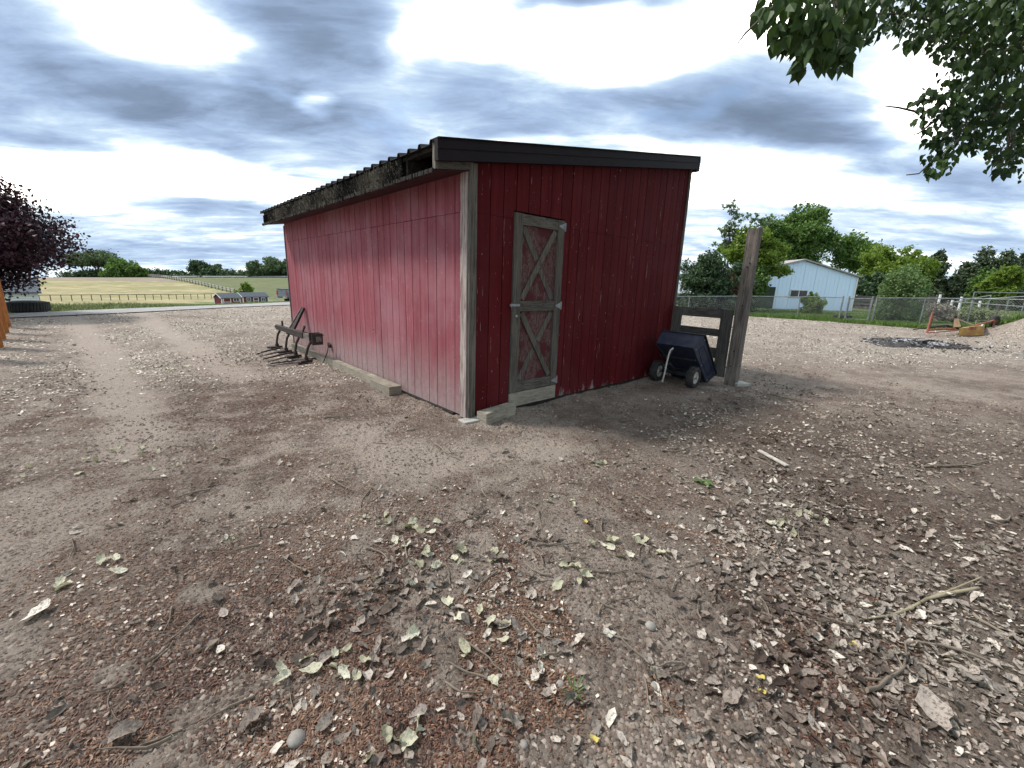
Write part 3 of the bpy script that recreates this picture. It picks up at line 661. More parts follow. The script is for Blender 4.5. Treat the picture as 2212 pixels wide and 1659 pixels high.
# roof: ribbed sheets whose ribs run down the slope
roof = MB(); prismz(roof, -0.36, 5.0, -0.06, SHL+.1, 0, zroof) if False else None
for k in range(8):
    v0 = -0.10+k*0.925; v1 = min(v0+0.925, SHL+0.12)
    prof = [(v0, 0)]
    w = 0.231
    q = v0
    while q < v1-0.01:
        for dv, dz_ in ((0.07, 0.0), (0.088, 0.042), (0.128, 0.042), (0.147, 0.0), (0.231, 0.0)):
            if q+dv <= v1+1e-4: prof.append((q+dv, dz_))
        q += w
    if prof[-1][0] < v1-.001: prof.append((v1, 0))
    m = MB(); vs = []; n = len(prof)
    for (u_, dzz) in ((-0.47, 0), (5.05, 0)):
        for (pv, h_) in prof: vs.append(S(u_, pv, zroof(u_)-0.030+h_+(0.002*(k % 2))))
    vs += [(x, y, z-0.004) for (x, y, z) in vs]
    fs = [(i, i+1, n+i+1, n+i) for i in range(n-1)]+[(2*n+i, 3*n+i, 3*n+i+1, 2*n+i+1) for i in range(n-1)]+[(i, 2*n+i, 2*n+i+1, i+1) for i in range(n-1)]+[(n+i, n+i+1, 3*n+i+1, 3*n+i) for i in range(n-1)]
    m.add(vs, fs); m.build('roof_sheet', M['roof'], shed)
# boards under the sheets, rafters, soffit
m = MB()
for u0 in np.arange(-0.40, 4.9, 0.6): prismz(m, u0, u0+0.09, -0.04, SHL+0.05, zroof(u0)-0.075, lambda u: zroof(u)-0.037)
m.build('purlin', M['black_wood'], shed, kind='stuff')
rv = [0.62+0.61*k for k in range(11)]
for v0 in rv:
    m = MB(); m.hexa([S(-0.40, v0, 2.80), S(0.0, v0, 2.86), S(0.0, v0+.038, 2.86), S(-0.40, v0+.038, 2.80), S(-0.40, v0, zroof(-.4)-.076), S(0, v0, zroof(0)-.076), S(0, v0+.038, zroof(0)-.076), S(-0.40, v0+.038, zroof(-.4)-.076)])
    m.build('rafter_tail', M['black_wood'], shed)
m = MB(); m.hexa([S(-0.43, -0.03, 2.775), S(0.0, -0.03, 2.845), S(0.0, SHL+.04, 2.845), S(-0.43, SHL+.04, 2.775), S(-0.43, -0.03, 2.793), S(0, -0.03, 2.863), S(0, SHL+.04, 2.863), S(-0.43, SHL+.04, 2.793)])
m.build('soffit', simple('dark red brown soffit', (0.06, 0.014, 0.016), (0.03, 0.01, 0.012), 6, 0.8), shed)
m = MB(); m.box((-0.445, -0.035, 2.79), (-0.418, 0.02, 3.035), S)
m.build('rafter_end', M['flaky'], shed, label='flaking whitish end board at the eave corner')
MB().hexa([S(-0.42, -0.052, 2.79), S(-0.02, -0.052, 2.85), S(-0.02, -0.032, 2.85), S(-0.42, -0.032, 2.79), S(-0.42, -0.052, 2.97), S(-0.02, -0.052, 3.04), S(-0.02, -0.032, 3.04), S(-0.42, -0.032, 2.97)]).build('eave_end_board', M['grey_wood_h'], shed)
MB().hexa([S(-0.42, SHL+.03, 2.79), S(-0.02, SHL+.03, 2.85), S(-0.02, SHL+.05, 2.85), S(-0.42, SHL+.05, 2.79), S(-0.42, SHL+.03, 2.98), S(-0.02, SHL+.03, 3.04), S(-0.02, SHL+.05, 3.04), S(-0.42, SHL+.05, 2.98)]).build('eave_end_board', M['black_wood'], shed)
# fascia along the top of the door wall: metal trim with a step and a drip edge
def fas(v0, v1, za, zb, u0=-0.47, u1=5.09):
    m = MB(); m.hexa([S(u0, v0, zroof(u0)+za), S(u1, v0, zroof(u1)+za), S(u1, v1, zroof(u1)+za), S(u0, v1, zroof(u0)+za), S(u0, v0, zroof(u0)+zb), S(u1, v0, zroof(u1)+zb), S(u1, v1, zroof(u1)+zb), S(u0, v1, zroof(u0)+zb)]); return m
fascia = fas(-0.118, -0.055, -0.200, 0.0).build('fascia', M['fascia'], shed)
fas(-0.128, -0.1185, -0.092, -0.078).build('fascia_rib', M['fascia'], fascia); fas(-0.128, -0.1185, -0.203, -0.185).build('drip_edge', M['fascia'], fascia)
fas(-0.135, -0.02, 0.001, 0.012).build('fascia_cap', M['fascia'], fascia)
m = MB(); prismz(m, SHW+0.04, 5.10, -0.118, SHL+.1, 3.76, lambda u: zroof(u)-.012); m.build('fascia', M['fascia'], shed)
# dirt and straw packed into the open eave
m = MB(); RS = random.Random(3)
NV, NZ = 150, 7; vs = []
for i in range(NV+1):
    v_ = 0.72+(6.55-0.72)*i/NV
    for j in range(NZ+1):
        z_ = 2.79+(0.215)*j/NZ; vs.append(S(-0.415-0.028*RS.random()+0.05*(RS.random() < .08), v_, z_+RS.uniform(-.006, .006)))
m.add(vs, [(i*(NZ+1)+j, (i+1)*(NZ+1)+j, (i+1)*(NZ+1)+j+1, i*(NZ+1)+j+1) for i in range(NV) for j in range(NZ)])
m.box((-0.41, 0.72, 2.80), (-0.33, 6.55, 3.02), S)
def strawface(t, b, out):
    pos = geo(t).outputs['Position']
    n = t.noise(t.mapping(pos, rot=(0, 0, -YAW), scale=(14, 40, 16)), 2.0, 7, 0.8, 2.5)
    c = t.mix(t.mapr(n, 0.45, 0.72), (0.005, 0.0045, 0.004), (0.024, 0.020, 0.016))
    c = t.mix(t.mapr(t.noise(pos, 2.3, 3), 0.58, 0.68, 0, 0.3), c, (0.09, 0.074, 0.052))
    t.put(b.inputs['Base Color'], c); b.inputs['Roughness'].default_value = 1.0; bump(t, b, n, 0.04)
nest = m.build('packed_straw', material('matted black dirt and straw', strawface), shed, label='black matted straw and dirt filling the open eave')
sv = []; sf = []
for k in range(5200):
    v_ = RS.uniform(0.66, 6.65) if RS.random() < .8 else RS.uniform(0.66, 1.5); z_ = 2.78+0.19*RS.random(); a = RS.gauss(1.57, 0.7); L_ = RS.uniform(.03, .11); w_ = RS.uniform(.0012, .003)
    du = math.cos(a)*L_/2; dzz = math.sin(a)*L_/2; uo = -0.45-RS.random()*.012
    n = len(sv); sv += [S(uo, v_-du-w_, z_-dzz), S(uo, v_-du+w_, z_-dzz), S(uo-RS.uniform(-.01, .02), v_+du+w_, z_+dzz), S(uo-.004, v_+du-w_, z_+dzz)]; sf.append((n, n+1, n+2, n+3))
m = MB(); m.add(sv, sf); m.build('straw', M['straw'], nest, kind='stuff')
m = MB()
for k in range(260):
    v_ = 0.0+RS.random()*SHL; m.box((-0.455-RS.random()*.012, v_, 2.765-RS.random()*.012), (-0.43, v_+RS.uniform(.02, .06), 2.80), S)
m.build('rotten_edge', M['black_wood'], shed, kind='stuff')
# knot holes and a bullet hole, real recesses shown as dark discs with pale rims
def vent(u, v, z, r, nrm):
    m = MB(); m.lathe(S(u, v, z), nrm, [(0.0005, r*1.7), (0.002, r*1.3), (0.001, r)], 10); m.build('splintered_rim', M['flaky'], wall_l)
    m = MB(); m.lathe(S(u, v, z), nrm, [(0.0011, r), (0.0011, 0.0)], 10); m.build('knot_hole', M['backing'], wall_l)
vent(-0.0165, 2.58, 0.86, 0.018, -Uv)
for (vv, zz) in ((2.70, 2.12), (2.50, 2.17), (2.05, 2.25), (3.3, 2.1)):
    m = MB(); m.lathe(S(-0.0165, vv, zz), -Uv, [(0.001, .010), (0.001, 0)], 7); m.build('nail_hole', M['backing'], wall_l)
# base
m = MB(); m.box((-0.045, 0.25, -0.05), (0.20, SHL-.1, 0.028), S); m.build('skid', M['black_wood'], shed)
m = MB(); m.box((0.25, -0.0, -0.05), (SHW, 0.15, 0.03), S); m.build('skid', M['black_wood'], shed)
solo(MB().box((-0.17, 2.22, -0.02), (-0.055, 4.45, 0.115), S), 'timber_beam', M['timber'], 'long pale timber lying against the foot of the left wall', 'beam')
solo(MB().box((-0.165, 4.50, -0.02), (-0.06, 6.9, 0.10), S), 'timber_beam', M['timber'], 'far half of the timber at the wall foot, behind the rusty cultivator', 'beam')
def rotbox(c, l, w, h, ang, lift=0.0):
    ca, sa = math.cos(ang), math.sin(ang)
    return MB().box((-l/2, -w/2, 0), (l/2, w/2, h), lambda x, y, z: (c[0]+x*ca-y*sa, c[1]+x*sa+y*ca, c[2]+z+lift))
c = S(-0.185, 1.86, -0.015); solo(rotbox(c, 0.62, 0.20, 0.145, YAW+math.pi/2+0.02), 'timber_block', M['timber'], 'short square timber block against the long left wall of the shed', 'timber block')
c = S(0.335, -0.185, -0.015); solo(rotbox(c, 0.56, 0.16, 0.145, YAW+0.13), 'timber_block', M['timber'], 'short timber block lying before the door at the shed corner', 'timber block')
c = S(0.02, -0.10, -0.02); solo(rotbox(c, 0.34, 0.16, 0.045, YAW-0.1), 'paving_slab', M['concrete'], 'flat pale stone slab under the front corner of the shed', 'slab')

# ------------------------------------------------------------------ post and gate right of the shed
pb = S(5.035, -1.245, 0)
post = thing('gate_post', 'tall silvered square wooden post standing free at the end of the rail gate', 'post', pb)
m = MB()
zs = [-0.05, 0.3, 0.8, 1.3, 1.8, 2.3, 2.70]
ring = []
for z_ in zs:
    w_ = 0.088+random.uniform(-.004, .004); tx = 0.0
    ring.append([S(5.035+a*w_+tx, -1.245+b*w_, z_+(0.012*a if z_ == 2.70 else 0)) for a, b in ((-1, -1), (1, -1), (1, 1), (-1, 1))])
vs = [p for r_ in ring for p in r_]
m.add(vs, [(i*4+k, i*4+(k+1) % 4, (i+1)*4+(k+1) % 4, (i+1)*4+k) for i in range(len(zs)-1) for k in range(4)]+[(24, 25, 26, 27)]); m.build('post_shaft', M['post_wood'], post)
for (a, z_) in ((-0.035, 2.13), (0.0, 2.07), (-0.02, 1.42), (0.0, 0.62), (.02, .35)):
    m = MB(); m.lathe(S(5.035-0.0925, -1.245+a, z_), -Uv, [(0.0, 0.013), (0.001, 0.013), (0.001, 0)], 8); m.build('bolt_hole', M['backing'], post)
    if z_ < 2.1: m = MB(); m.lathe(S(5.035+a, -1.245-0.0925, z_), -Vv, [(0.0, 0.012), (0.001, 0.012), (0.001, 0)], 8); m.build('bolt_hole', M['backing'], post)
solo(rotbox(S(5.12, -1.36, 0.0), 0.30, 0.22, 0.05, .3), 'stone_slab', M['concrete'], 'flat pale stone at the foot of the tall gate post', 'stone')
gate = thing('rail_gate', 'grey wooden rail gate between the shed corner and the tall post', 'gate', S(5.0, -0.57, 0.1))
def gp(v0, v1, z0, z1, u0, u1, nm, mt): MB().hexa([S(u0, v0, z0), S(u1, v0, z0), S(u1, v1, z0), S(u0, v1, z0), S(u0, v0, z1), S(u1, v0, z1), S(u1, v1, z1-.012), S(u0, v1, z1-.012)]).build(nm, M[mt], gate)
gp(-0.02, -0.185, 0.12, 1.35, 4.955, 4.995, 'stile', 'gate_wood'); gp(-0.925, -1.125, 0.12, 1.345, 4.955, 4.995, 'stile', 'gate_wood')
for (z0, z1) in ((1.175, 1.345), (0.845, 0.985), (0.44, 0.64), (0.16, 0.32)): gp(-0.03, -1.10, z0, z1, 4.997, 5.035, 'rail', 'gate_wood_h')
solo(MB().tube([S(4.99, -1.1, 1.03), S(4.95, -1.15, 1.04), S(4.97, -1.24, 1.03)], 0.006, 5), 'gate_wire', M['rust_dark'], 'loop of dark wire tying the rail gate to the tall post', 'wire')

# ------------------------------------------------------------------ tipped dump cart in front of the gate
cart = thing('dump_cart', 'dark navy steel garden dump cart tipped up against the rail gate', 'cart', S(4.3, -0.6, 0))
vN, vF = -0.985, -0.215
def cs(u, z, v): return S(u, v, z)
A0, B0, C0, D0 = (4.25, 0.915), (4.985, 0.145), (4.72, 0.005), (3.98, 0.715)
def quadslab(pts, nrm, th, nm, mt, par=cart):
    m = MB(); m.poly_prism(pts, Vector(nrm)*th); return m.build(nm, M[mt], par)
inN, inF = vN+0.045, vF-0.045      # sides flare out towards the rim
body = quadslab([cs(*D0, inN), cs(*C0, inN), cs(*C0, inF), cs(*D0, inF)], (Uv*0.7+Vector((0, 0, 0.7))).normalized(), 0.006, 'tub_floor', 'cart_blue')
quadslab([cs(*A0, vN), cs(*B0, vN), cs(*C0, inN), cs(*D0, inN)], Vv, 0.006, 'tub_side', 'cart_blue')
quadslab([cs(*A0, vF), cs(*B0, vF), cs(*C0, inF), cs(*D0, inF)], -Vv, 0.006, 'tub_side', 'cart_blue')
quadslab([cs(*A0, vN), cs(*D0, inN), cs(*D0, inF), cs(*A0, vF)], (Uv*0.7-Vector((0, 0, .7))).normalized(), 0.006, 'tub_front', 'cart_blue')
quadslab([cs(*B0, vN), cs(*C0, inN), cs(*C0, inF), cs(*B0, vF)], (-Uv*0.7+Vector((0, 0, .7))).normalized(), 0.006, 'tailgate', 'cart_dark')
m = MB()
for a, b in ((cs(*A0, vN-.012), cs(*B0, vN-.012)), (cs(*A0, vF+.012), cs(*B0, vF+.012)), (cs(*A0, vN-.02), cs(*A0, vF+.02)), (cs(*B0, vN-.02), cs(*B0, vF+.02))): m.tube([a, b], 0.017, 8)
m.build('rim_tube', M['cart_dark'], cart)
m = MB()
def frp(t, v, off=0.03): # point on the underside: t along floor from D to C
    u_ = D0[0]+(C0[0]-D0[0])*t-off*0.7; z_ = D0[1]+(C0[1]-D0[1])*t-off*0.7; return cs(u_, z_, v)
for t_ in (0.30, 0.66): m.beam(frp(t_, inN+.02), frp(t_, inF-.02), 0.03, 0.03)
m.beam(frp(0.05, inF-.03), frp(0.95, -0.50), 0.03, 0.03); m.beam(frp(0.55, inN+.10), frp(0.95, inN+.06), 0.03, 0.03)
m.build('floor_brace', M['cart_dark'], cart)
m = MB()      # pressed outline on the near side panel, and bolts
def sp_(a, b):       # a along the rim from the top, b from rim to floor
    t0 = np.array(A0)*(1-a)+np.array(B0)*a; t1 = np.array(D0)*(1-a)+np.array(C0)*a; q = t0*(1-b)+t1*b; return cs(q[0], q[1], vN+.045*b-.004)
loop = [(.16, .3), (.5, .22), (.84, .3), (.84, .72), (.5, .78), (.16, .72), (.16, .3)]
m.tube([sp_(*q) for q in loop], .006, 5); m.build('pressed_rib', M['cart_blue'], cart)
for q in ((.08, .12), (.08, .88), (.92, .12), (.92, .88), (.5, .9)): m = MB(); m.lathe(sp_(*q), -Vv, [(0, .012), (.006, .012), (.008, .006), (.008, 0)], 8); m.build('bolt', M['steel'], cart)
# axle, wheels, frame
wR, wF = cs(4.15, 0.185, -0.93), cs(4.17, 0.185, -0.24)
m = MB(); m.tube([cs(4.15, .185, -.90), cs(4.17, .185, -.27)], 0.012, 8); m.beam(cs(4.16, .22, -.82), cs(4.17, .22, -.34), .05, .05); m.beam(cs(4.16, .24, -.80), cs(4.62, .10, -.78), .03, .04); m.beam(cs(4.16, .24, -.36), cs(4.62, .10, -.38), .03, .04); m.build('axle', M['cart_dark'], cart)
for c0, sg in ((wR, -1), (wF, -1)):
    ax = (Vv*sg)
    w_ = MB(); w_.lathe(c0, ax, [(-.045, .105), (-.062, .12), (-.066, .15), (-.055, .178), (-.03, .188), (.0, .190), (.03, .188), (.055, .178), (.066, .15), (.062, .12), (.045, .105)], 32)
    for k in range(26):
        a = 2*math.pi*k/26; e1 = ax.orthogonal().normalized(); e2 = ax.cross(e1); dd = e1*math.cos(a)+e2*math.sin(a); tt = (e2*math.cos(a)-e1*math.sin(a))
        p = Vector(c0)+dd*.187; s_ = 1 if k % 2 else -1
        w_.beam(p+ax*.004*s_, p+ax*.056*s_+tt*.012, .016, .012, upv=tuple(dd))
    wh = w_.build('wheel', M['rubber'], cart)
    m = MB(); m.lathe(c0, ax, [(-.04, .107), (.046, .108), (.050, .100), (.034, .092), (.022, .060), (.030, .046), (.036, .028), (.050, .024), (.050, 0)], 28); m.build('rim', M['rim_white'], wh)
    m = MB(); m.lathe(c0, ax, [(.0505, .014), (.058, .012), (.058, 0)], 8); m.build('hub', M['cart_dark'], wh)
# tongue: bent bright tube held up by two struts
m = MB(); m.tube([cs(3.52, 0.14, -.70), cs(3.57, .30, -.70), cs(3.62, .46, -.69), cs(3.67, .58, -.68), cs(3.75, .655, -.66), cs(3.86, .68, -.65)], 0.014, 8); m.build('latch_handle', M['rim_white'], cart)
m = MB(); m.beam(cs(3.66, .52, -.66), cs(4.02, .655, -.58), .035, .03); m.beam(cs(3.58, .36, -.69), cs(3.66, .41, -.62), .02, .02); m.beam(cs(3.90, .40, -.60), cs(4.15, .25, -.58), .05, .04); m.build('tongue', M['cart_dark'], cart)

# ------------------------------------------------------------------ rusty cultivator leaning on the left wall
plow = thing('tine_cultivator', 'black rusty iron implement with four shanks and long ground tines leaning on the left wall', 'farm implement', S(-0.5, 5.6, 0))
MB().beam(S(-0.40, 6.95, .50), S(-0.36, 5.72, .50), .10, .10).build('toolbar', M['rust_dark'], plow)
MB().beam(S(-0.36, 5.70, .495), S(-0.33, 5.15, .495), .125, .12).build('toolbar_sleeve', M['rust_dark'], plow)
m = MB(); m.beam(S(-0.33, 5.12, .50), S(-0.30, 4.42, .50), .10, .10); m.build('toolbar', M['rust_pale'], plow)
m = MB()
for v_ in (4.45, 4.62): m.beam(S(-0.42, v_, .50), S(-0.22, v_, .50), .03, .22); m.tube([S(-.42, v_, .44), S(-.25, v_, .44)], .012, 6); m.tube([S(-.42, v_, .57), S(-.2, v_, .57)], .012, 6)
m.build('clamp', M['rust_dark'], plow)
m = MB(); m.tube([S(-.38, 6.98, .50), S(-.39, 7.1, .50)], .05, 8); m.beam(S(-.36, 6.7, .55), S(-.36, 6.7, .66), .03, .03); m.beam(S(-.33, 5.3, .55), S(-.31, 5.22, .68), .03, .03); m.build('bracket', M['rust_dark'], plow)
MB().beam(S(-0.42, 6.18, .42), S(-0.05, 6.16, 1.00), .02, .05).build('mast_bar', M['rust_pale'], plow)
MB().beam(S(-0.38, 5.98, .42), S(-0.045, 6.08, .99), .05, .05).build('mast_bar', M['rust_dark'], plow)
MB().beam(S(-0.40, 6.08, .42), S(-0.10, 6.12, .90), .012, .03).build('mast_bar', M['rust_pale'], plow)
for i_, (va, vb) in enumerate(((6.80, 6.88), (6.05, 6.12), (5.35, 5.42), (4.60, 4.72))):
    m = MB(); m.tube([S(-0.38, va, .47), S(-0.45, va+.02, .33), S(-0.47, vb, .16), S(-0.47, vb, .05)], [.026, .024, .024, .03], 7); m.build('shank', M['rust_dark'], plow)
    m = MB(); m.poly_prism([S(-0.36, vb-.02, .02), S(-0.62, vb-.10, .02), S(-0.68, vb+.02, .02), S(-0.60, vb+.12, .02), S(-0.40, vb+.10, .02)], (0, 0, .045)); m.tube([S(-.47, vb, .05), S(-.47, vb, .12)], .04, 7); m.build('foot', M['rust_dark'], plow)
tl = [((-.50, 6.6), (-1.06, 6.12)), ((-.45, 6.2), (-1.06, 5.78)), ((-.40, 5.85), (-1.08, 5.42)), ((-.45, 5.45), (-1.08, 5.08)), ((-.25, 4.85), (-1.08, 4.86)), ((-.60, 4.62), (-1.06, 4.68))]
for i_, (a, b) in enumerate(tl):
    m = MB(); m.tube([S(a[0], a[1], .055), S((a[0]+b[0])/2, (a[1]+b[1])/2+.01, .05), S(b[0], b[1], .03)], [.021, .019, .012], 6); m.build('tine', M['rust_pale'] if i_ % 2 else M['rust_dark'], plow)
m = MB(); m.beam(S(-1.06, 4.68, .02), S(-1.13, 4.92, .02), .02, .02); m.build('tine', M['rust_pale'], plow)
m = MB(); m.tube([S(-.06, 4.60, .38), S(-.11, 4.58, .20), S(-.22, 4.54, .0)], .010, 6); m.beam(S(-.05, 4.55, .33), S(-.05, 4.66, .36), .04, .07)
solo(m, 'iron_hook', M['rust_dark'], 'thin rusty iron rod with hook leaning on the wall right of the cultivator', 'iron rod')

# ------------------------------------------------------------------ orange fence boards at the left edge
for i_, (x, y) in enumerate(((-14, 778), (8.7, 751.6), (14, 733), (20.6, 719), (25, 707))):
    p = gz(x, y); top = 1.75
    ang = math.atan2(p[0], p[1]); 
    fdir = (gz(25, 707)-gz(8.7, 751.6)); fdir[2] = 0; fdir /= np.linalg.norm(fdir); nn = np.array([fdir[1], -fdir[0], 0])
    L_ = 0.10; wd = 0.28
    q = [p, p-nn*wd*1.0, p-nn*wd+fdir*L_, p+fdir*L_]
    m = MB(); h_ = top+0.02*(i_ % 2); m.hexa([(*a[:2], -.02) for a in q]+[(*a[:2], h_) for a in q])
    solo(m, 'cedar_post', M['orange'], ['orange stained cedar post, nearest of the row and mostly out of frame', 'orange stained cedar post nearest the viewer at the left edge', 'second orange cedar post at the left edge', 'third orange cedar post at the left edge', 'orange cedar post furthest down the left edge row'][i_], 'fence post', 'orange cedar posts in a row')

# ------------------------------------------------------------------ vegetation
def unit(n, rng):
    v = rng.normal(size=(n, 3)); return v/np.linalg.norm(v, axis=1, keepdims=True)
def leaf_cloud(centres, spread, per, size, rng, hang=0.0, flat=1.0):
    """diamond leaves folded on the midrib; centres (n,3), spread (n,) radius"""
    n = len(centres)*per
    c = np.repeat(centres, per, 0)+rng.normal(size=(n, 3))*np.repeat(spread, per)[:, None]*np.array([1, 1, flat])
    ax = unit(n, rng); ax[:, 2] -= hang; ax /= np.linalg.norm(ax, axis=1, keepdims=True)
    sd = np.cross(ax, unit(n, rng)); sd /= np.linalg.norm(sd, axis=1, keepdims=True)+1e-9
    s = size*rng.uniform(.6, 1.35, n)[:, None]
    tip = c+ax*s*.5; base = c-ax*s*.5; nrm = np.cross(ax, sd)
    l = c+sd*s*.33+nrm*s*.10-ax*s*.06; r_ = c-sd*s*.33+nrm*s*.10-ax*s*.06
    Vv_ = np.stack([base, l, tip, r_], 1).reshape(-1, 3)
    b = np.arange(n)*4; F = np.stack([b, b+1, b+2, b+3], 1)
    return Vv_, F
def crown_points(lobes, n, rng, shell=0.45):
    w = np.array([l[1][0]*l[1][1]*l[1][2] for l in lobes])**0.7; w /= w.sum()
    pick = rng.choice(len(lobes), n, p=w); d = unit(n, rng); rad = rng.uniform(0, 1, n)**shell
    C_ = np.array([l[0] for l in lobes])[pick]; R_ = np.array([l[1] for l in lobes])[pick]
    return C_+d*R_*rad[:, None]
def limb(a, b, rng, sag=0.0, k=4):
    a = np.array(a, float); b = np.array(b, float); L_ = np.linalg.norm(b-a)
    return [tuple(a+(b-a)*t+np.array([rng.normal()*.05*L_, rng.normal()*.05*L_, (rng.normal()*.03+.10*math.sin(math.pi*t))*L_])*(0 < t < 1)) for t in np.linspace(0, 1, k+1)]
def tree(name, label, cat, base, htop, rx, ry, mat, n_clump, per, size, seed, zlow=0.15, lobes_n=11, spread=0.10, trunk_r=None, group=None, conic=False, bark='bark', hang=0.2, extra=None, lobe=(.30, .52)):
    low = zlow <= .06 and not conic
    rng = np.random.default_rng(seed); base = np.array(base, float)
    Ht = htop-base[2]; root = thing(name, label, cat, base, group)
    lobes = []
    for k in range(lobes_n):
        if conic:
            t = (k+.5)/lobes_n; rr_ = (1-t)**.8; a = rng.uniform(0, 6.28); q = rng.uniform(.1, .55)*rr_
            lobes.append((base+np.array([math.cos(a)*q*rx, math.sin(a)*q*ry, Ht*(zlow+(1-zlow)*t)]), np.array([rx*(.2+.62*rr_), ry*(.2+.62*rr_), Ht*.10])))
        else:
            d = unit(1, rng)[0]; q = rng.uniform(.35, .72); zc = base[2]+Ht*(zlow+(1-zlow)*.5); hz = Ht*(1-zlow)*.5
            lr = rng.uniform(*lobe)
            cz = zc+d[2]*q*hz*.95
            lobes.append((np.array([base[0]+d[0]*q*rx, base[1]+d[1]*q*ry, cz]), np.array([rx*lr, ry*lr, hz*lr*.95])))
    if not conic: lobes.append((base+np.array([0, 0, Ht*(1-(1-zlow)*.22)]), np.array([rx*.42, ry*.42, Ht*(1-zlow)*.21])))
    if low:
        for k in range(7):
            a = 6.28*k/7+rng.uniform(-.3, .3); q = rng.uniform(.3, .72); lobes.append((base+np.array([math.cos(a)*q*rx, math.sin(a)*q*ry, Ht*.17]), np.array([rx*.36, ry*.36, Ht*.19])))
        lobes.append((base+np.array([0, 0, Ht*.2]), np.array([rx*.5, ry*.5, Ht*.22])))
    if extra: lobes += [(np.array(e[0], float), np.array(e[1], float)) for e in extra]
    pts = crown_points(lobes, n_clump, rng)
    pts = pts[pts[:, 2] > base[2]+0.02]
    Vc, F = leaf_cloud(pts, np.full(len(pts), spread*min(rx, Ht)), per, size, rng, hang)
    me = np_mesh('crown', Vc-base, F); link_mesh('crown', me, root, mat)
    tr = trunk_r or Ht*.028
    m = MB(); top = base+np.array([0, 0, Ht*.72])
    m.tube(limb(base-np.array([0, 0, .1]), top, rng), [tr*1.2, tr, tr*.8, tr*.6, tr*.3], 7)
    m.build('trunk', M[bark], root)
    m = MB()
    for k in range(min(len(lobes), 9)):
        t = rng.uniform(.25, .7); a = base+(top-base)*t; m.tube(limb(a, lobes[k][0]+rng.normal(size=3)*.1, rng, k=3), [tr*.45, tr*.32, tr*.22, tr*.10], 5)
    m.build('limbs', M[bark], root)
    return root
def tree_px(name, label, cat, xc, ytop, wpx, Yd, mat, n_clump, per, size, seed, zbase=None, **kw):
    """a tree whose crown centre is seen at column xc and whose top at row ytop, standing Yd metres away"""
    topp = at(xc, ytop, Yd); 
    # column of the base: follow the vertical through the top point
    bx, by = topp[0], topp[1]; zb = float(H(bx, by)) if zbase is None else zbase
    rx = wpx/2*Yd/FPX*1.0
    return tree(name, label, cat, (bx, by, zb), topp[2], rx, rx*.9, mat, n_clump, per, size, seed, **kw)

# plum tree on the left
pc = at(28, 520, 15.0); 
tree('purple_plum_tree', 'dark purple leaved plum tree behind the orange posts at the left edge', 'tree', (pc[0]-1.0, 14.6, 0), at(-30, 340, 14.6)[2], 3.4, 3.2, M['lf_plum'], 3800, 15, .11, 7, zlow=.07, lobes_n=30, spread=.045, hang=.1, lobe=(.24, .40))
# far tree line on the left ridge
rid = 'trees along the ridge behind the fields'
for i_, (nm, lb, xc, yt, w, Yd, mt, nc, zl, lo) in enumerate((
    ('tall_tree', 'airy tall tree group leftmost on the ridge beside the purple tree', 205, 541, 95, 225, 'lf_sage', 520, .30, 13),
    ('tall_tree', 'thin tall tree on the ridge just behind the purple tree tip', 172, 546, 60, 230, 'lf_sage', 300, .30, 9),
    ('round_tree', 'broad rounded green tree on the ridge right of the airy trees', 252, 556, 70, 215, 'lf_mid', 520, .05, 10),
    ('round_tree', 'low sloping green tree right of the broad rounded ridge tree', 288, 569, 50, 215, 'lf_mid', 300, .05, 8),
    ('dark_tree', 'dark green lone tree standing over the middle of the hedge', 426, 561, 52, 230, 'lf_dark', 520, .06, 10),
    ('pale_tree', 'small pale tree just right of the dark hedge tree', 471, 569, 30, 230, 'lf_sage', 200, .10, 7),
    ('dark_tree', 'low dark tree between the lone tree and the pale tree', 450, 578, 34, 226, 'lf_dark', 200, .02, 7),
    ('tall_tree', 'grey green tall tree left in the group beside the shed roof', 548, 562, 42, 220, 'lf_sage', 320, .10, 9),
    ('tall_tree', 'grey green tall tree at the shed wall, tallest of its group', 585, 556, 62, 222, 'lf_sage', 560, .08, 11),
    ('tall_tree', 'grey green tree half hidden by the shed corner', 622, 560, 44, 224, 'lf_sage', 300, .08, 9))):
    tree_px(nm, lb, 'tree', xc, yt, w*1.0, Yd+4, M[mt], nc, 10, 1.15, 30+i_, zlow=zl, lobes_n=lo, spread=.07, group=rid)
rng = np.random.default_rng(77)
hp = []
for xx in np.linspace(150, 660, 230):
    ytop = 590+3*math.sin(xx*.05)+rng.uniform(-3, 2) - (5 if xx > 600 else 0)
    t_ = at(xx, ytop, 232); b0 = float(HL(t_[0], t_[1]))
    for zz in np.linspace(b0, t_[2], 5): hp.append((t_[0]+rng.normal()*1.5, t_[1]+rng.normal()*3, zz))
hp = np.array(hp); Vc, F = leaf_cloud(hp, np.full(len(hp), .7), 12, 1.2, rng)
o = link_mesh('hedge', np_mesh('hedge', Vc, F), None, M['lf_dark'], kind='stuff'); o['label'] = 'dark hedge running along the ridge behind the fields'; o['category'] = 'hedge'
# white guard rail / pipe along the ridge on the right of the diagonal fence
rail = thing('white_rail_fence', 'thin white rail running level along the ridge above the green field', 'fence', at(480, 599, 205))
pp = []
for x in (325, 380, 430, 480, 530, 580, 630, 700):
    p = at(x, 600, 223); pp.append(np.array([p[0], p[1], float(HL(p[0], p[1]))+.55]))
MB().tube([(p[0], p[1], p[2]) for p in pp], 0.17, 5).build('rail', M['white'], rail)
for p in pp: MB().beam((p[0], p[1], p[2]), (p[0], p[1], float(HL(p[0], p[1]))-.2), .2, .2).build('rail_post', M['white'], rail)

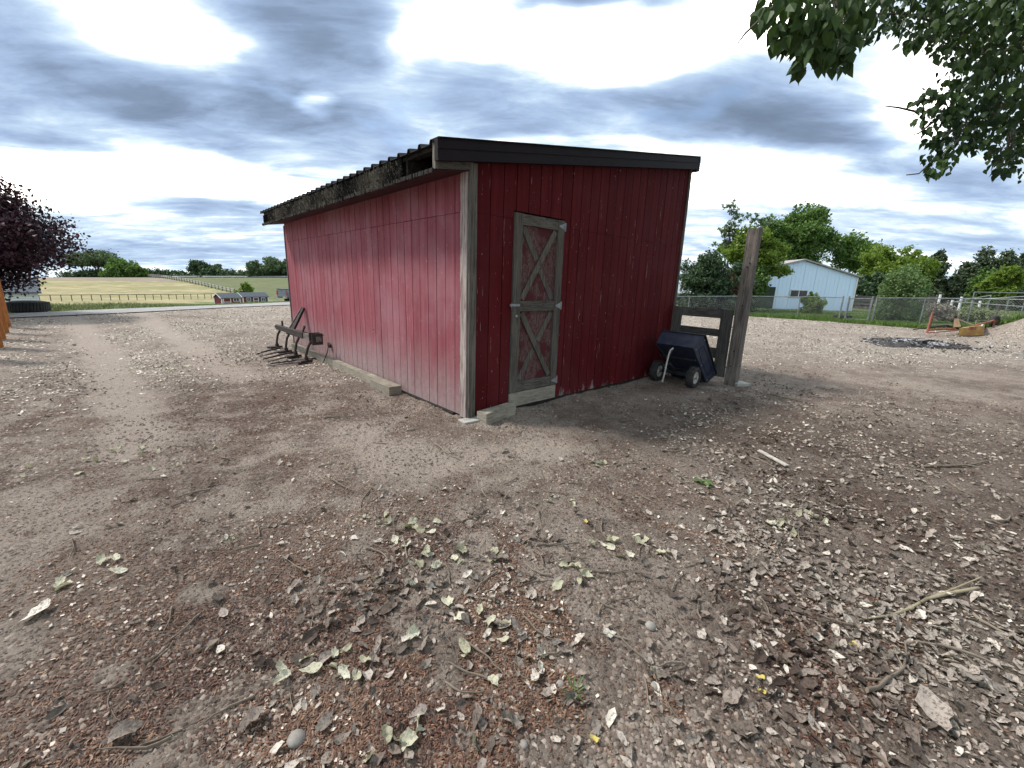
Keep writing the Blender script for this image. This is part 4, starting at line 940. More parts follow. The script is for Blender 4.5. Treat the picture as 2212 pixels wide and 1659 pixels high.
# pipe fence across the hay field
pf = thing('pipe_fence', 'long rusty brown pipe fence along the near edge of the hay field', 'fence', G(280, 652))
A_, B_ = G(62, 651.5), G(471, 644.5)
n_ = 22
for k in range(n_+1):
    t = k/n_; q = A_+(B_-A_)*t; z_ = float(H(q[0], q[1]))
    MB().tube([(q[0], q[1], z_-.2), (q[0], q[1], z_+1.38)], .075, 6).build('fence_post', M['rust_dark'], pf)
m = MB(); m.tube([(q[0], q[1], float(H(q[0], q[1]))+1.38) for q in [A_+(B_-A_)*t for t in np.linspace(0, 1, 40)]], .07, 6); m.build('top_rail', M['rust_dark'], pf)
# diagonal white board fence between the two fields
df = thing('board_fence', 'pale double rail fence running diagonally down between hay field and green field', 'fence', (*dg1, float(HL(*dg1))))
nd = 34
e0 = np.array([*dg0]); e1 = np.array([*dg1])
ts = 1-(1-np.linspace(0, 1, nd+1))
P2 = [e0+(e1-e0)*t for t in ts]
for q in P2: MB().beam((q[0], q[1], float(HL(*q))-.2), (q[0], q[1], float(HL(*q))+1.5), .22, .22).build('fence_post', M['grey_wood'], df)
for a, b in zip(P2[:-1], P2[1:]):
    for hh in (1.35, .8):
        MB().beam((a[0], a[1], float(HL(*a))+hh), (b[0], b[1], float(HL(*b))+hh), .10, .22).build('fence_rail', simple('bleached fence rail', (0.45, 0.43, 0.42), (0.33, 0.31, 0.30), 2), df)

# small red barns with white trim beyond the verge
def little_barn(name, label, px_corner, Yd, L_, Wd, wallh, roofh, heading, windows, doors, shutters):
    b0 = at(*px_corner, Yd); b0[2] = float(HL(b0[0], b0[1]))+0.02
    root = thing(name, label, 'garden shed', b0, 'small red sheds in the meadow')
    ca, sa = math.cos(heading), math.sin(heading)
    def T(x, y, z): return (b0[0]+x*ca-y*sa, b0[1]+x*sa+y*ca, b0[2]+z)
    m = MB(); m.box((0, 0, 0), (L_, Wd, wallh), T)
    m.add([T(0, 0, wallh), T(0, Wd, wallh), T(0, Wd*.5, wallh+roofh), T(L_, 0, wallh), T(L_, Wd, wallh), T(L_, Wd*.5, wallh+roofh)], [(0, 1, 2), (3, 5, 4), (0, 2, 5, 3), (1, 4, 5, 2)]); wl = m.build('walls', M['coop_red'], root)
    m = MB()
    for sgn in (0, 1):
        y0, y1 = (-.2, Wd*.5) if sgn == 0 else (Wd+.2, Wd*.5); z0 = wallh-roofh*.2*1.2; z1 = wallh+roofh+.03
        m.hexa([T(-.25, y0, z0), T(L_+.25, y0, z0), T(L_+.25, y1, z1), T(-.25, y1, z1), T(-.25, y0, z0+.1), T(L_+.25, y0, z0+.1), T(L_+.25, y1, z1+.1), T(-.25, y1, z1+.1)])
    m.build('roof', M['shingle'], root)
    m = MB(); t_ = .14
    for x in (-.03, L_-t_+.03): m.box((x, -.035, 0), (x+t_, -.004, wallh), T)
    m.box((-.035, -.03, 0), (-.004, t_, wallh), T); m.box((-.035, Wd-t_, 0), (-.004, Wd+.03, wallh), T); m.box((0.12, -.034, wallh-.16), (L_-.12, -.004, wallh-.02), T)
    for y0, y1 in ((-.2, Wd*.5), (Wd+.2, Wd*.5)): m.beam(T(-.26, y0, wallh-roofh*.24+.02), T(-.26, y1, wallh+roofh+.02), .05, .16)
    m.build('trim', M['white'], root)
    for (x, w, z0, h) in windows:
        f = MB().box((x, -.06, z0), (x+w, -.01, z0+h), T).build('window', M['white'], root); MB().box((x+.1, -.075, z0+.1), (x+w-.1, -.062, z0+h-.1), T).build('pane', M['window_glass'], f); MB().box((x+w/2-.03, -.085, z0+.1), (x+w/2+.03, -.076, z0+h-.1), T).build('mullion', M['white'], f)
    for (x, w, h) in doors:
        f = MB().box((x, -.06, 0), (x+w, -.01, h), T).build('door', M['white'], root); MB().box((x+.14, -.075, .12), (x+w-.14, -.062, h*.5-.07), T).build('door_panel', M['coop_red'], f); MB().box((x+.14, -.075, h*.5+.05), (x+w-.14, -.062, h-.12), T).build('door_panel', M['coop_red'], f)
    for (x, w, z0, h) in shutters: MB().box((x, -.05, z0), (x+w, -.01, z0+h), T).build('shutter', M['shingle'], root)
    MB().box((-.03, Wd*.5-.5, .05), (-.006, Wd*.5+.5, wallh-.25), T).build('end_door', M['coop_red'], root)
    return root
little_barn('garden_shed', 'small red shed with white trim and dark roof, left of the pair in the meadow', (480, 657), 88, 3.6, 3.3, 1.75, .75, 1.01, [(2.2, 1.2, .9, .7)], [(.25, 1.5, 1.65)], [])
little_barn('garden_shed', 'longer red shed with two white windows and dark shutters, right of the pair', (526, 654), 97, 5.6, 3.2, 1.75, .75, 1.01, [(.75, .9, .6, .9), (4.0, .9, .6, .9)], [(2.2, 1.2, 1.5)], [(.4, .3, .6, .9), (1.7, .3, .6, .9), (3.65, .3, .6, .9), (4.95, .3, .6, .9)])
tree_px('willow_sapling', 'small yellow green sapling behind the longer red garden shed', 'tree', 524, 610, 36, 112, M['lf_bright'], 260, 10, .7, 91, zlow=.05, lobes_n=7, spread=.09)

# white building behind the plum tree and lying tyre
wb = at(26, 668, 52); zb = float(HL(wb[0]+2, wb[1])); hw = thing('white_garage', 'white lap sided garage with dark roof showing under the purple tree', 'building', (wb[0], wb[1], zb))
we = at(90, 668, 52)
zt_ = at(88, 632, 52)[2]
vr_ = we[:2]/np.linalg.norm(we[:2]); nw = vr_; dirw = np.array([vr_[1], -vr_[0]]); Lw = 3.6; wb = np.array([*(we[:2]-dirw*Lw), wb[2]]); zb = float(HL(*we[:2])); hw.location = (wb[0], wb[1], zb)
x0w = -6.0
def TW(x, y, z): return (wb[0]+dirw[0]*x+nw[0]*y, wb[1]+dirw[1]*x+nw[1]*y, z)
MB().box((x0w, 0.02, zb-.5), (Lw, 6, zt_), TW).build('walls', M['backing'], hw)
k = 0; z_ = zb-.4
while z_ < zt_-.02:
    MB().hexa([TW(x0w, -.03, z_), TW(Lw, -.03, z_), TW(Lw, .015, z_), TW(x0w, .015, z_), TW(x0w, 0, z_+.185), TW(Lw, 0, z_+.185), TW(Lw, .015, z_+.185), TW(x0w, .015, z_+.185)]).build('lap_board', M['white'], hw); z_ += .2
MB().hexa([TW(x0w-.3, -.5, zt_-.1), TW(Lw+.3, -.5, zt_-.1), TW(Lw+.3, 3, zt_+1.5), TW(x0w-.3, 3, zt_+1.5), TW(x0w-.3, -.5, zt_+.05), TW(Lw+.3, -.5, zt_+.05), TW(Lw+.3, 3, zt_+1.65), TW(x0w-.3, 3, zt_+1.65)]).build('roof', M['shingle'], hw)
xw = 0.16*Lw
f = MB().box((xw-.1, -.09, zt_-1.75), (xw+1.7, -.035, zt_-1.2), TW).build('window', M['window_glass'], hw)

ty0 = gz(18, 676); ty1 = gz(97, 677); tcx = (ty0+ty1)/2; R_ = np.linalg.norm(ty1-ty0)/2*.98
tc_ = np.array([tcx[0]-.4, tcx[1]+R_*.85, 0.0])
tyre = thing('tractor_tyre', 'big black tractor tyre lying flat at the yard edge under the purple tree', 'tyre', tc_)
m = MB(); m.lathe(tc_, (0, 0, 1), [(.02, R_*.62), (.0, R_*.75), (.03, R_*.95), (.12, R_), (.30, R_), (.39, R_*.95), (.42, R_*.75), (.39, R_*.62), (.2, R_*.58), (.02, R_*.62)], 48); cas = m.build('casing', M['rubber'], tyre)
m = MB()
for k in range(40):
    a = 2*math.pi*k/40; p0 = tc_+np.array([math.cos(a)*R_*1.0, math.sin(a)*R_*1.0, .06]); a2 = a+.07; p1 = tc_+np.array([math.cos(a2)*R_*1.0, math.sin(a2)*R_*1.0, .37]); m.beam(p0, p1, .07, .08, upv=(math.cos(a), math.sin(a), 0))
m.build('tread_lugs', M['rubber'], cas)

# pickup truck beyond the shed
tp = at(611, 660, 43); tp[2] = float(HL(tp[0], tp[1])); trk = thing('pickup_truck', 'silver grey pickup truck parked beyond the shed, only its tail showing', 'pickup truck', tuple(tp))
hd = math.radians(58); ct, st_ = math.cos(hd), math.sin(hd)
def TT(x, y, z): return (tp[0]+(x+.75)*ct-(y)*st_, tp[1]+(x+.75)*st_+(y)*ct, z+tp[2])
m = MB()
def loft(m, secs, smooth=False):    # closed cross sections with equal point counts
    n = len(secs[0]); vs = [p for s_ in secs for p in s_]
    m.add(vs, [(i*n+k, i*n+(k+1) % n, (i+1)*n+(k+1) % n, (i+1)*n+k) for i in range(len(secs)-1) for k in range(n)]+[tuple(range(n))[::-1], tuple(range(len(vs)-n, len(vs)))], smooth)
def sec(x, w, zb_, zt_2, wt): return [TT(x, -w, zb_+.12), TT(x, -w+.1, zb_), TT(x, w-.1, zb_), TT(x, w, zb_+.12), TT(x, w, (zb_+zt_2)*.55), TT(x, wt, zt_2), TT(x, -wt, zt_2), TT(x, -w, (zb_+zt_2)*.55)]
loft(m, [sec(-.72, .90, .55, 1.38, .86), sec(-.66, .96, .50, 1.42, .90), sec(1.25, .98, .48, 1.40, .92), sec(3.2, .98, .48, 1.38, .92), sec(4.2, .97, .48, 1.32, .90), sec(4.75, .92, .50, 1.22, .84), sec(4.9, .82, .55, 1.05, .74)]); bd = m.build('body', M['truck_paint'], trk)
m = MB(); loft(m, [[TT(1.15, -.88, 1.39), TT(1.15, .88, 1.39), TT(1.30, .74, 1.92), TT(1.30, -.74, 1.92)], [TT(3.45, -.88, 1.37), TT(3.45, .88, 1.37), TT(2.75, .74, 1.92), TT(2.75, -.74, 1.92)]]); cb = m.build('cab', M['truck_paint'], trk)
m = MB(); m.add([TT(1.13, -.76, 1.45), TT(1.13, .76, 1.45), TT(1.25, .66, 1.86), TT(1.25, -.66, 1.86)], [(0, 1, 2, 3)]); m.add([TT(1.4, -.885, 1.45), TT(3.1, -.885, 1.45), TT(2.65, -.77, 1.86), TT(1.5, -.77, 1.86)], [(0, 1, 2, 3)]); m.build('cab_glass', M['window_glass'], cb)
m = MB(); m.box((-.735, -.70, .72), (-.722, .70, 1.36), TT); tg = m.build('tailgate', M['truck_paint'], trk); MB().box((-.75, -.12, 1.2), (-.736, .12, 1.28), TT).build('handle', M['cart_dark'], tg)
MB().box((-.74, -.92, 1.36), (1.1, .92, 1.43), TT).build('bed_cover', M['cart_dark'], trk)
m = MB(); m.box((-.96, -.92, .50), (-.76, .92, .70), TT); bp = m.build('rear_bumper', M['chrome'], trk); MB().box((-.975, -.45, .56), (-.962, .45, .68), TT).build('step_pad', M['cart_dark'], bp)
for s_ in (-1, 1): MB().box((-.74, s_*.83-.09, .82), (-.60, s_*.90+.085, 1.24), TT).build('tail_lamp', M['lamp_red'], trk)
for xx, sgn in ((.35, -1), (.35, 1), (3.95, -1), (3.95, 1)):
    c_ = TT(xx, sgn*.84, .38); ax = Vector((-st_, ct, 0))*sgn
    w_ = MB(); w_.lathe(c_, ax, [(-.12, .2), (-.13, .33), (-.1, .38), (.1, .38), (.14, .33), (.13, .23)], 24); w2 = w_.build('wheel', M['rubber'], trk); m = MB(); m.lathe(c_, ax, [(.125, .235), (.09, .2), (.11, .06), (.11, 0)], 16); m.build('rim', M['steel'], w2)

# verge grass and lane side weeds
def blades(centres, h, w, rng, lean=.35, per=5):
    n = len(centres)*per; c = np.repeat(centres, per, 0)+np.column_stack([rng.normal(size=(n, 2))*.10*1.5, np.zeros(n)])
    hh = (np.repeat(h, per) if not np.isscalar(h) else h)*rng.uniform(.5, 1.15, n); a = rng.uniform(0, 6.283, n); ln = rng.normal(0, lean, (n, 2))*hh[:, None]
    wv_ = np.stack([np.cos(a), np.sin(a), np.zeros(n)], 1)*w
    top = c+np.column_stack([ln, hh]); mid = c+np.column_stack([ln*.35, hh*.55])
    Vb = np.stack([c-wv_, c+wv_, mid+wv_*.8, top, mid-wv_*.8], 1).reshape(-1, 3); b = np.arange(n)*5
    return Vb, np.stack([b, b+1, b+2, b+3, b+4], 1)
rng = np.random.default_rng(8)
n = 26000; s_ = rng.uniform(-14, 60, n); dd = .4+rng.gamma(1.3, 6.5, n)
q = RA[None]+RE[None]*s_[:, None]+RN[None]*dd[:, None]
hgt = (.16+.42*fbm(q[:, 0]*.5, q[:, 1]*.5, 61, 2))*sstep(.3, 2.2, dd)*(1-.75*sstep(1.5, 6.5, s_))
Vb, Fb = blades(np.column_stack([q, H(q[:, 0], q[:, 1])-.02]), hgt, .022, rng)
o = link_mesh('verge_grass', np_mesh('verge_grass', Vb, Fb), None, M['verge'], kind='stuff'); o['label'] = 'tall green and straw coloured grass along the far side of the lane'; o['category'] = 'grass'
# lawn grass tufts along and behind the chain fence
n = 22000; t_ = rng.uniform(0, 1, n); seg = fb-fa; bd_ = rng.gamma(1.2, 3.5, n)
q = fa[None, :2]+seg[None, :2]*t_[:, None]*1.05+fn[None]*(bd_[:, None]+.02)
hg = .06+.16*np.exp(-bd_*3)+.10*vnoise(q[:, 0]*.8, q[:, 1]*.8, 4)
Vb, Fb = blades(np.column_stack([q, H(q[:, 0], q[:, 1])-.02]), hg, .016, rng, per=3)
o = link_mesh('lawn_grass', np_mesh('lawn_grass', Vb, Fb), None, M['lawn_blade'], kind='stuff'); o['label'] = 'grass of the lawn behind the chain link fence'; o['category'] = 'grass'

# ------------------------------------------------------------------ right background
# chain link fence
fence = thing('chain_link_fence', 'long galvanised chain link fence crossing the back right of the yard', 'fence', (*FENCE[2][:2], float(HL(*FENCE[2][:2]))))
def lerp_fence(s):   # s in metres along the fence
    acc_ = 0
    for a, b in zip(FENCE[:-1], FENCE[1:]):
        L_ = np.linalg.norm(b-a)
        if s <= acc_+L_ or b is FENCE[-1]: return a+(b-a)*min(1.0, (s-acc_)/L_)
        acc_ += L_
TOT = sum(np.linalg.norm(b-a) for a, b in zip(FENCE[:-1], FENCE[1:]))
postpx = [1490, 1615, 1730, 1822, 1835, 1886, 1895, 2000, 2104, 2215, 2330]
def s_of_px(px):
    best = min(np.linspace(0, TOT, 1500), key=lambda s: abs((lambda p: 1106+FPX*((p-CAM)@rt)/((p-CAM)@fwd))(lerp_fence(s))-px)); return best
PS = [s_of_px(p) for p in postpx]
for k, s in enumerate(PS):
    p = lerp_fence(s); z_ = float(HL(p[0], p[1])); thick = .034 if postpx[k] in (1822, 1835, 1886, 1895) else .022
    MB().tube([(p[0], p[1], z_-.1), (p[0], p[1], p[2]+(.06 if thick > .03 else 0))], thick, 8).build('fence_post', M['steel'], fence)
for s0, s1 in ((0, PS[3]), (PS[4]+.03, PS[5]-.03), (PS[6], TOT)):
    pts_ = [lerp_fence(s)-np.array([0, 0, .02 if s0 != PS[4]+.03 else .05]) for s in np.linspace(s0, s1, 14)]
    MB().tube(pts_, .02, 6).build('top_rail', M['steel'], fence)
p0, p1 = lerp_fence(PS[4]+.04), lerp_fence(PS[5]-.04); zz0 = float(HL(p0[0], p0[1]))+.08
m = MB(); m.tube([(p0[0], p0[1], zz0), (p0[0], p0[1], p0[2]-.05)], .017, 6); m.tube([(p1[0], p1[1], zz0), (p1[0], p1[1], p1[2]-.05)], .017, 6); m.tube([(p0[0], p0[1], zz0), (p1[0], p1[1], zz0)], .017, 6); m.build('gate_frame', M['steel'], fence)
# woven wire: two families of diagonal wires
sp = 0.085; wv = []; wf = []; nst = int(TOT/sp)
for k in range(nst):
    for sg in (-1, 1):
        s = k*sp; pa = lerp_fence(s); zl = float(HL(pa[0], pa[1])); hgt_ = pa[2]-zl; s2 = min(max(s+sg*hgt_, 0), TOT); fr_ = abs(s2-s)/hgt_
        pb_ = lerp_fence(s2); zl2 = zl+(pb_[2]-zl)*fr_ if fr_ < 1 else pb_[2]
        a = np.array([pa[0], pa[1], zl]); b = np.array([pb_[0], pb_[1], zl2-.02]); w_ = .0028
        n0 = len(wv); o1 = np.array([w_, w_*.3, 0]); o2 = np.array([0, 0, w_])
        for e in (a, b): wv += [e-o1-o2, e+o1-o2, e+o2]
        wf += [(n0, n0+1, n0+4, n0+3), (n0+1, n0+2, n0+5, n0+4), (n0+2, n0, n0+3, n0+5)]
me = np_mesh('wire_mesh', np.array(wv)-np.array(fence.location), np.array(wf)); link_mesh('wire_mesh', me, fence, M['steel'], kind='stuff')

# pale blue metal barn
bL, bR = at(1668, 668, 33), at(1838, 673, 33); gzb = 0.36; ap = at(1738, 560, 33); eR = at(1853, 596, 33); eL = at(1676, 590, 33)
barn = thing('blue_metal_barn', 'pale blue metal barn with low gable and one window behind the chain link fence', 'barn', (bL[0], 33, gzb))
bx0, bx1 = bL[0]-1.2, bR[0]; xm = bx0+(bx1-bx0)*.5; zE = eR[2]-.1; zA = zE+(ap[2]-eR[2])
xm = ap[0]; bx0 = xm-(bx1-xm)
m = MB(); m.poly_prism([(bx0, 33.03, gzb-.2), (bx1, 33.03, gzb-.2), (bx1, 33.03, zE), (xm, 33.03, zA), (bx0, 33.03, zE)], (0, 9, 0)); bw = m.build('walls', M['barn_blue'], barn)
k = 0; x = bx0
while x < bx1-.3:
    x1_ = min(x+.9, bx1-.005); zt2 = lambda q_: zE+(zA-zE)*(1-abs(q_-xm)/(bx1-xm))
    m = MB(); pts_ = [(x, 33.0, gzb-.1), (x1_-.012, 33.0, gzb-.1), (x1_-.012, 33.0, zt2(x1_)-.01)]+([(xm, 33.0, zA-.01)] if x < xm < x1_ else [])+[(x, 33.0, zt2(x)-.01)]
    m.poly_prism(pts_, (0, .025, 0)); m.build('wall_panel', M['barn_blue'], bw)
    for q_ in (x+.005, x+.3, x+.6):
        if q_ < bx1: MB().box((q_, 32.990, gzb-.1), (q_+.03, 32.998, zt2(q_)-.03)).build('wall_rib', M['barn_blue'], bw)
    x += .9
for sx in (-1, 1):
    xe = bx0 if sx < 0 else bx1; m = MB(); m.hexa([(xm, 32.8, zA+.02), (xe+sx*.12, 32.8, zE-.03), (xe+sx*.12, 42.2, zE-.03), (xm, 42.2, zA+.02), (xm, 32.8, zA+.12), (xe+sx*.12, 32.8, zE+.06), (xe+sx*.12, 42.2, zE+.06), (xm, 42.2, zA+.12)]); m.build('roof', simple('tan roof trim', (0.36, 0.33, 0.33), (0.30, 0.27, 0.27), 3), barn)
w0, w1 = at(1709, 627, 32.95), at(1741, 643, 32.95)
fw_ = MB(); fw_.box((w0[0]-.06, 32.93, w1[2]-.02), (w1[0]+.06, 32.98, w0[2]+.06)); fo = fw_.build('window', M['white'], barn); wm = (w0[0]+w1[0])/2
for a, b in ((w0[0], wm-.04), (wm+.04, w1[0])): MB().box((a, 32.915, w1[2]+.04), (b, 32.928, w0[2])).build('pane', M['window_glass'], fo)
MB().box((bx1-.11, 32.965, gzb-.1), (bx1+.02, 32.998, zE-.03)).build('corner_trim', M['white'], barn)
dl = at(1652, 655, 32.9); dr_ = at(1672, 620, 32.9)
MB().box((bx0+.3, 32.9, gzb), (dr_[0]+.15, 32.96, dr_[2]), ).build('door', simple('dark green barn door', (0.03, 0.05, 0.03)), barn)

# house with antenna at the shed edge
h0, h1 = at(1446, 641, 58), at(1496, 641, 58); he = at(1475, 616, 58); hr = at(1475, 598, 58)
house = thing('distant_house', 'low white house with pale roof just right of the shed edge', 'house', (h0[0], 58, -.6))
MB().box((h0[0]-3, 58.3, -1), (h1[0]+1, 64, he[2]-1.1)).build('walls', M['white'], house)
MB().hexa([(h0[0]-3.4, 57.8, he[2]-1.2), (h1[0]+1.4, 57.8, he[2]-1.2), (h1[0]+1.4, 61, hr[2]), (h0[0]-3.4, 61, hr[2]), (h0[0]-3.4, 57.8, he[2]-1.05), (h1[0]+1.4, 57.8, he[2]-1.05), (h1[0]+1.4, 61, hr[2]+.15), (h0[0]-3.4, 61, hr[2]+.15)]).build('roof', simple('pale grey roofing', (0.40, 0.43, 0.47), (0.33, 0.35, 0.38), 3), house)
MB().box((h1[0]-1.6, 58.22, he[2]-2.6), (h1[0]-.1, 58.29, he[2]-1.3)).build('window', M['window_glass'], house)
an = at(1481, 600, 61); antenna = thing('roof_antenna', 'thin tripod television antenna on the roof of the white house', 'antenna', (an[0], 61, an[2]-.3)); ant = at(1481, 572, 61)
m = MB(); m.tube([(an[0], 61, an[2]-.1), (an[0], 61, ant[2])], .035, 5); m.tube([(an[0], 61, an[2]+1.1), (an[0]-.5, 61, an[2]-.2)], .03, 5); m.tube([(an[0], 61, an[2]+1.1), (an[0]+.5, 61.3, an[2]-.2)], .03, 5); m.build('mast', M['steel'], antenna)
m = MB(); m.tube([(an[0]-.9, 61, ant[2]), (an[0]+1.2, 61, ant[2])], .03, 5)
for k in range(6): m.tube([(an[0]-.8+.35*k, 60.6, ant[2]), (an[0]-.8+.35*k, 61.4, ant[2])], .02, 4)
m.build('aerial', M['steel'], antenna)

# trees and shrubs on the right
tree_px('large_shade_tree', 'large deep green shade tree rising behind the pale blue barn', 'tree', 1750, 436, 190, 52, M['lf_mid'], 3000, 12, .30, 101, zlow=.18, lobes_n=22, spread=.035, lobe=(.22, .36), extra=[(at(1850, 560, 52), (3.0, 2.5, 1.6)), (at(1832, 530, 53), (2.0, 2.0, 1.5)), (at(1868, 540, 53), (1.8, 2.0, .9))])
tree_px('tall_shade_tree', 'second deep green tree left of the large one, half behind the tall post', 'tree', 1665, 462, 120, 50, M['lf_mid'], 1400, 12, .30, 102, zlow=.15, lobes_n=14, spread=.04, lobe=(.24, .38))
tree_px('locust_tree', 'feathery yellow green locust with sparse leaning top, behind the tall post', 'tree', 1585, 420, 40, 30, M['lf_sage'], 230, 16, .12, 103, zlow=.42, lobes_n=10, spread=.075, trunk_r=.07, lobe=(.2, .45),
        extra=[(at(1572, 500, 30), (.9, .8, .35)), (at(1612, 470, 30), (.8, .8, .3)), (at(1650, 478, 30), (.9, .8, .3)), (at(1562, 528, 30), (.8, .8, .3)), (at(1600, 520, 30), (1.0, .8, .4)), (at(1575, 445, 30), (.5, .5, .2))])
lc = at(1640, 560, 29)
tree_px('locust_tree', 'spreading bright yellow green locust in front of the blue barn', 'tree', 1628, 486, 160, 29, M['lf_bright'], 1400, 14, .17, 104, zlow=.42, lobes_n=20, spread=.035, trunk_r=.10, lobe=(.2, .36), extra=[(at(1600, 545, 28.5), (1.1, 1, .5)), (at(1682, 585, 28), (.7, .8, .35)), (at(1655, 560, 28), (1.0, 1, .5))])
tree_px('lower_locust', 'darker green low boughed tree between the post and the blue barn', 'tree', 1630, 560, 110, 28, M['lf_mid'], 1000, 12, .17, 105, zlow=.1, lobes_n=13, spread=.045, trunk_r=.09, lobe=(.22, .38))
tree_px('dark_shrub', 'big dark green rounded shrub beside the shed edge behind the rail gate', 'shrub', 1540, 540, 140, 25.5, M['lf_dark'], 2300, 14, .13, 106, zlow=.02, lobes_n=22, spread=.035, lobe=(.25, .42))
tree_px('dark_shrub', 'dark green shrub right of the biggest one, behind the tall post', 'shrub', 1600, 560, 105, 26.5, M['lf_dark'], 1500, 12, .13, 107, zlow=.02, lobes_n=14, spread=.04)
tree_px('reddish_shrub', 'brown red leaved bush in the dark shrubs left of the tall post', 'shrub', 1575, 590, 62, 25.3, M['lf_red'], 420, 12, .12, 108, zlow=.03, lobes_n=8, spread=.09)
tree_px('round_bush', 'small round light green bush in front of the blue barn', 'bush', 1758, 630, 52, 27, M['lf_bright'], 520, 12, .10, 109, zlow=.05, lobes_n=10, spread=.05)
tree_px('leafy_sapling', 'leafy light green sapling just behind the chain link fence', 'sapling', 1958, 572, 108, 21.5, M['lf_sap'], 1500, 12, .10, 110, zlow=.02, lobes_n=16, spread=.06, lobe=(.2, .34), extra=[(at(1925, 610, 21.5), (.3, .3, .5)), (at(1972, 600, 21.5), (.35, .3, .7)), (at(1990, 625, 21.5), (.5, .4, .5))])
tree_px('yellow_green_tree', 'wide yellow green tree right of the blue barn', 'tree', 1905, 528, 140, 42, M['lf_bright'], 1700, 12, .26, 111, zlow=.1, lobes_n=18, spread=.045, lobe=(.24, .40))
tree_px('yellow_green_tree', 'yellow green tree with darker base behind the sapling', 'tree', 1968, 533, 110, 44, M['lf_bright'], 1100, 12, .26, 112, zlow=.06, lobes_n=16, spread=.045, lobe=(.24, .40))
tree_px('dark_hedge_tree', 'dark low tree directly right of the barn corner', 'tree', 1890, 585, 100, 40, M['lf_dark'], 700, 12, .24, 113, zlow=.02, lobes_n=12, spread=.05)
cf = 'dark conifers at the back right'
for i_, (xc, yt, w, Yd, lb) in enumerate(((2030, 545, 84, 50, 'leftmost dark conifer beside the yellow green tree'), (2092, 572, 96, 56, 'low drooping dark conifer in the gap'), (2138, 540, 92, 58, 'tallest spreading dark conifer at the back right'),
    (2180, 548, 100, 52, 'dense rounded dark conifer near the right edge'), (2222, 546, 70, 55, 'dark conifer cut by the right edge of the picture'), (2062, 600, 60, 50, 'small dark conifer beside the leftmost one'), (2290, 540, 80, 55, 'dark conifer beyond the right edge of the picture'))):
    tree_px('conifer', lb, 'conifer', xc, yt, w*1.1, Yd, M['lf_conifer'], 900, 12, .30, 120+i_, zlow=.04, lobes_n=13, spread=.05, conic=True, group=cf)
tree_px('light_green_shrub', 'light yellow green shrub at the right edge before the conifers', 'shrub', 2185, 572, 84, 40, M['lf_bright'], 500, 12, .22, 130, zlow=.25, lobes_n=10, spread=.05)
tree_px('grey_green_tree', 'grey green bushy tree between the conifers and the light shrub', 'tree', 2130, 575, 70, 46, M['lf_mid'], 560, 12, .25, 131, zlow=.05, lobes_n=10, spread=.05)
tree_px('dry_brush', 'grey dry brush behind the chain link fence right of the sapling', 'bush', 2035, 652, 80, 23.5, M['lf_grey'], 340, 14, .09, 132, zlow=.0, lobes_n=9, spread=.06)
tree_px('dry_brush', 'dry olive weeds at the back fence near the right edge', 'bush', 2110, 660, 110, 23.5, M['verge'], 420, 12, .10, 133, zlow=.0, lobes_n=12, spread=.05)
# grey board fence behind the sapling
bf = thing('grey_board_fence', 'old grey horizontal board fence behind the sapling right of the barn', 'fence', at(1880, 672, 34))
for k, (ya, yb) in enumerate(((638, 643), (645, 650), (653, 658), (661, 666))):
    for j, (xa, xb) in enumerate(((1838, 1900), (1901, 1962), (1963, 2030))):
        a, b = at(xa, ya, 34), at(xb, ya+1, 34); a2 = at(xa, yb, 34); MB().box((a[0], 34, a2[2]), (b[0]-.03, 34.04, a[2])).build('plank', M['post_wood'], bf)
for xx in (1840, 1900, 1962, 2028): a = at(xx, 637, 34); MB().box((a[0]-.06, 34.045, 0), (a[0]+.06, 34.15, a[2])).build('fence_post', M['post_wood'], bf)
# livestock panels and white posts in the back right
pen = thing('pipe_pen', 'galvanised pipe pen with slanting top rails at the back right', 'pen', at(2120, 680, 26))
q = [at(x, y, Yd) for x, y, Yd in ((2050, 655, 27), (2141, 638, 24), (2141, 672, 24), (2290, 634, 27), (2105, 631, 29), (2270, 634, 29))]
for a, b in ((q[0], q[1]), (at(2085, 648, 27), at(2290, 636, 23)), (q[4], q[5]), (at(2060, 652, 26), at(2290, 668, 20))): MB().tube([a, b], .03, 6).build('rail', M['steel'], pen)
for x, yt, Yd in ((2141, 637, 24), (2105, 631, 29), (2180, 645, 25), (2240, 640, 25)):
    a = at(x, yt, Yd); MB().tube([(a[0], a[1], float(HL(a[0], a[1]))), a], .035, 6).build('pen_post', M['steel'], pen)
for i_, (x, yt) in enumerate(((2032, 636), (2058, 648), (2118, 650), (2078, 641))):
    a = at(x, yt, 30); solo(MB().tube([(a[0], a[1], float(HL(a[0], a[1]))), (a[0], a[1], a[2])], .07, 8), 'white_post', M['white'], ['leftmost short white post behind the dry brush', 'second white post from the left behind the brush', 'white post right of the slanting pen rail', 'white post in the middle behind the brush'][i_], 'post', 'white posts at the back right')
a = G(2142, 700); solo(MB().beam((a[0], a[1], a[2]-.05), (a[0]+.12, a[1], a[2]+.62), .05, .05), 'leaning_stake', M['gate_wood'], 'short dark stake leaning before the fence at the right mound', 'stake')
# dark tub at the barn
a = at(1819, 688, 21.6); a[2] = float(HL(a[0], a[1])); solo(MB().lathe((a[0], a[1], a[2]), (0, 0, 1), [(0, 0), (0, .36), (.22, .40), (.24, .36), (.21, .33), (.1, .30), (.1, 0)], 20), 'rubber_tub', M['rubber'], 'low black rubber tub on the lawn beside the fence gate', 'tub')

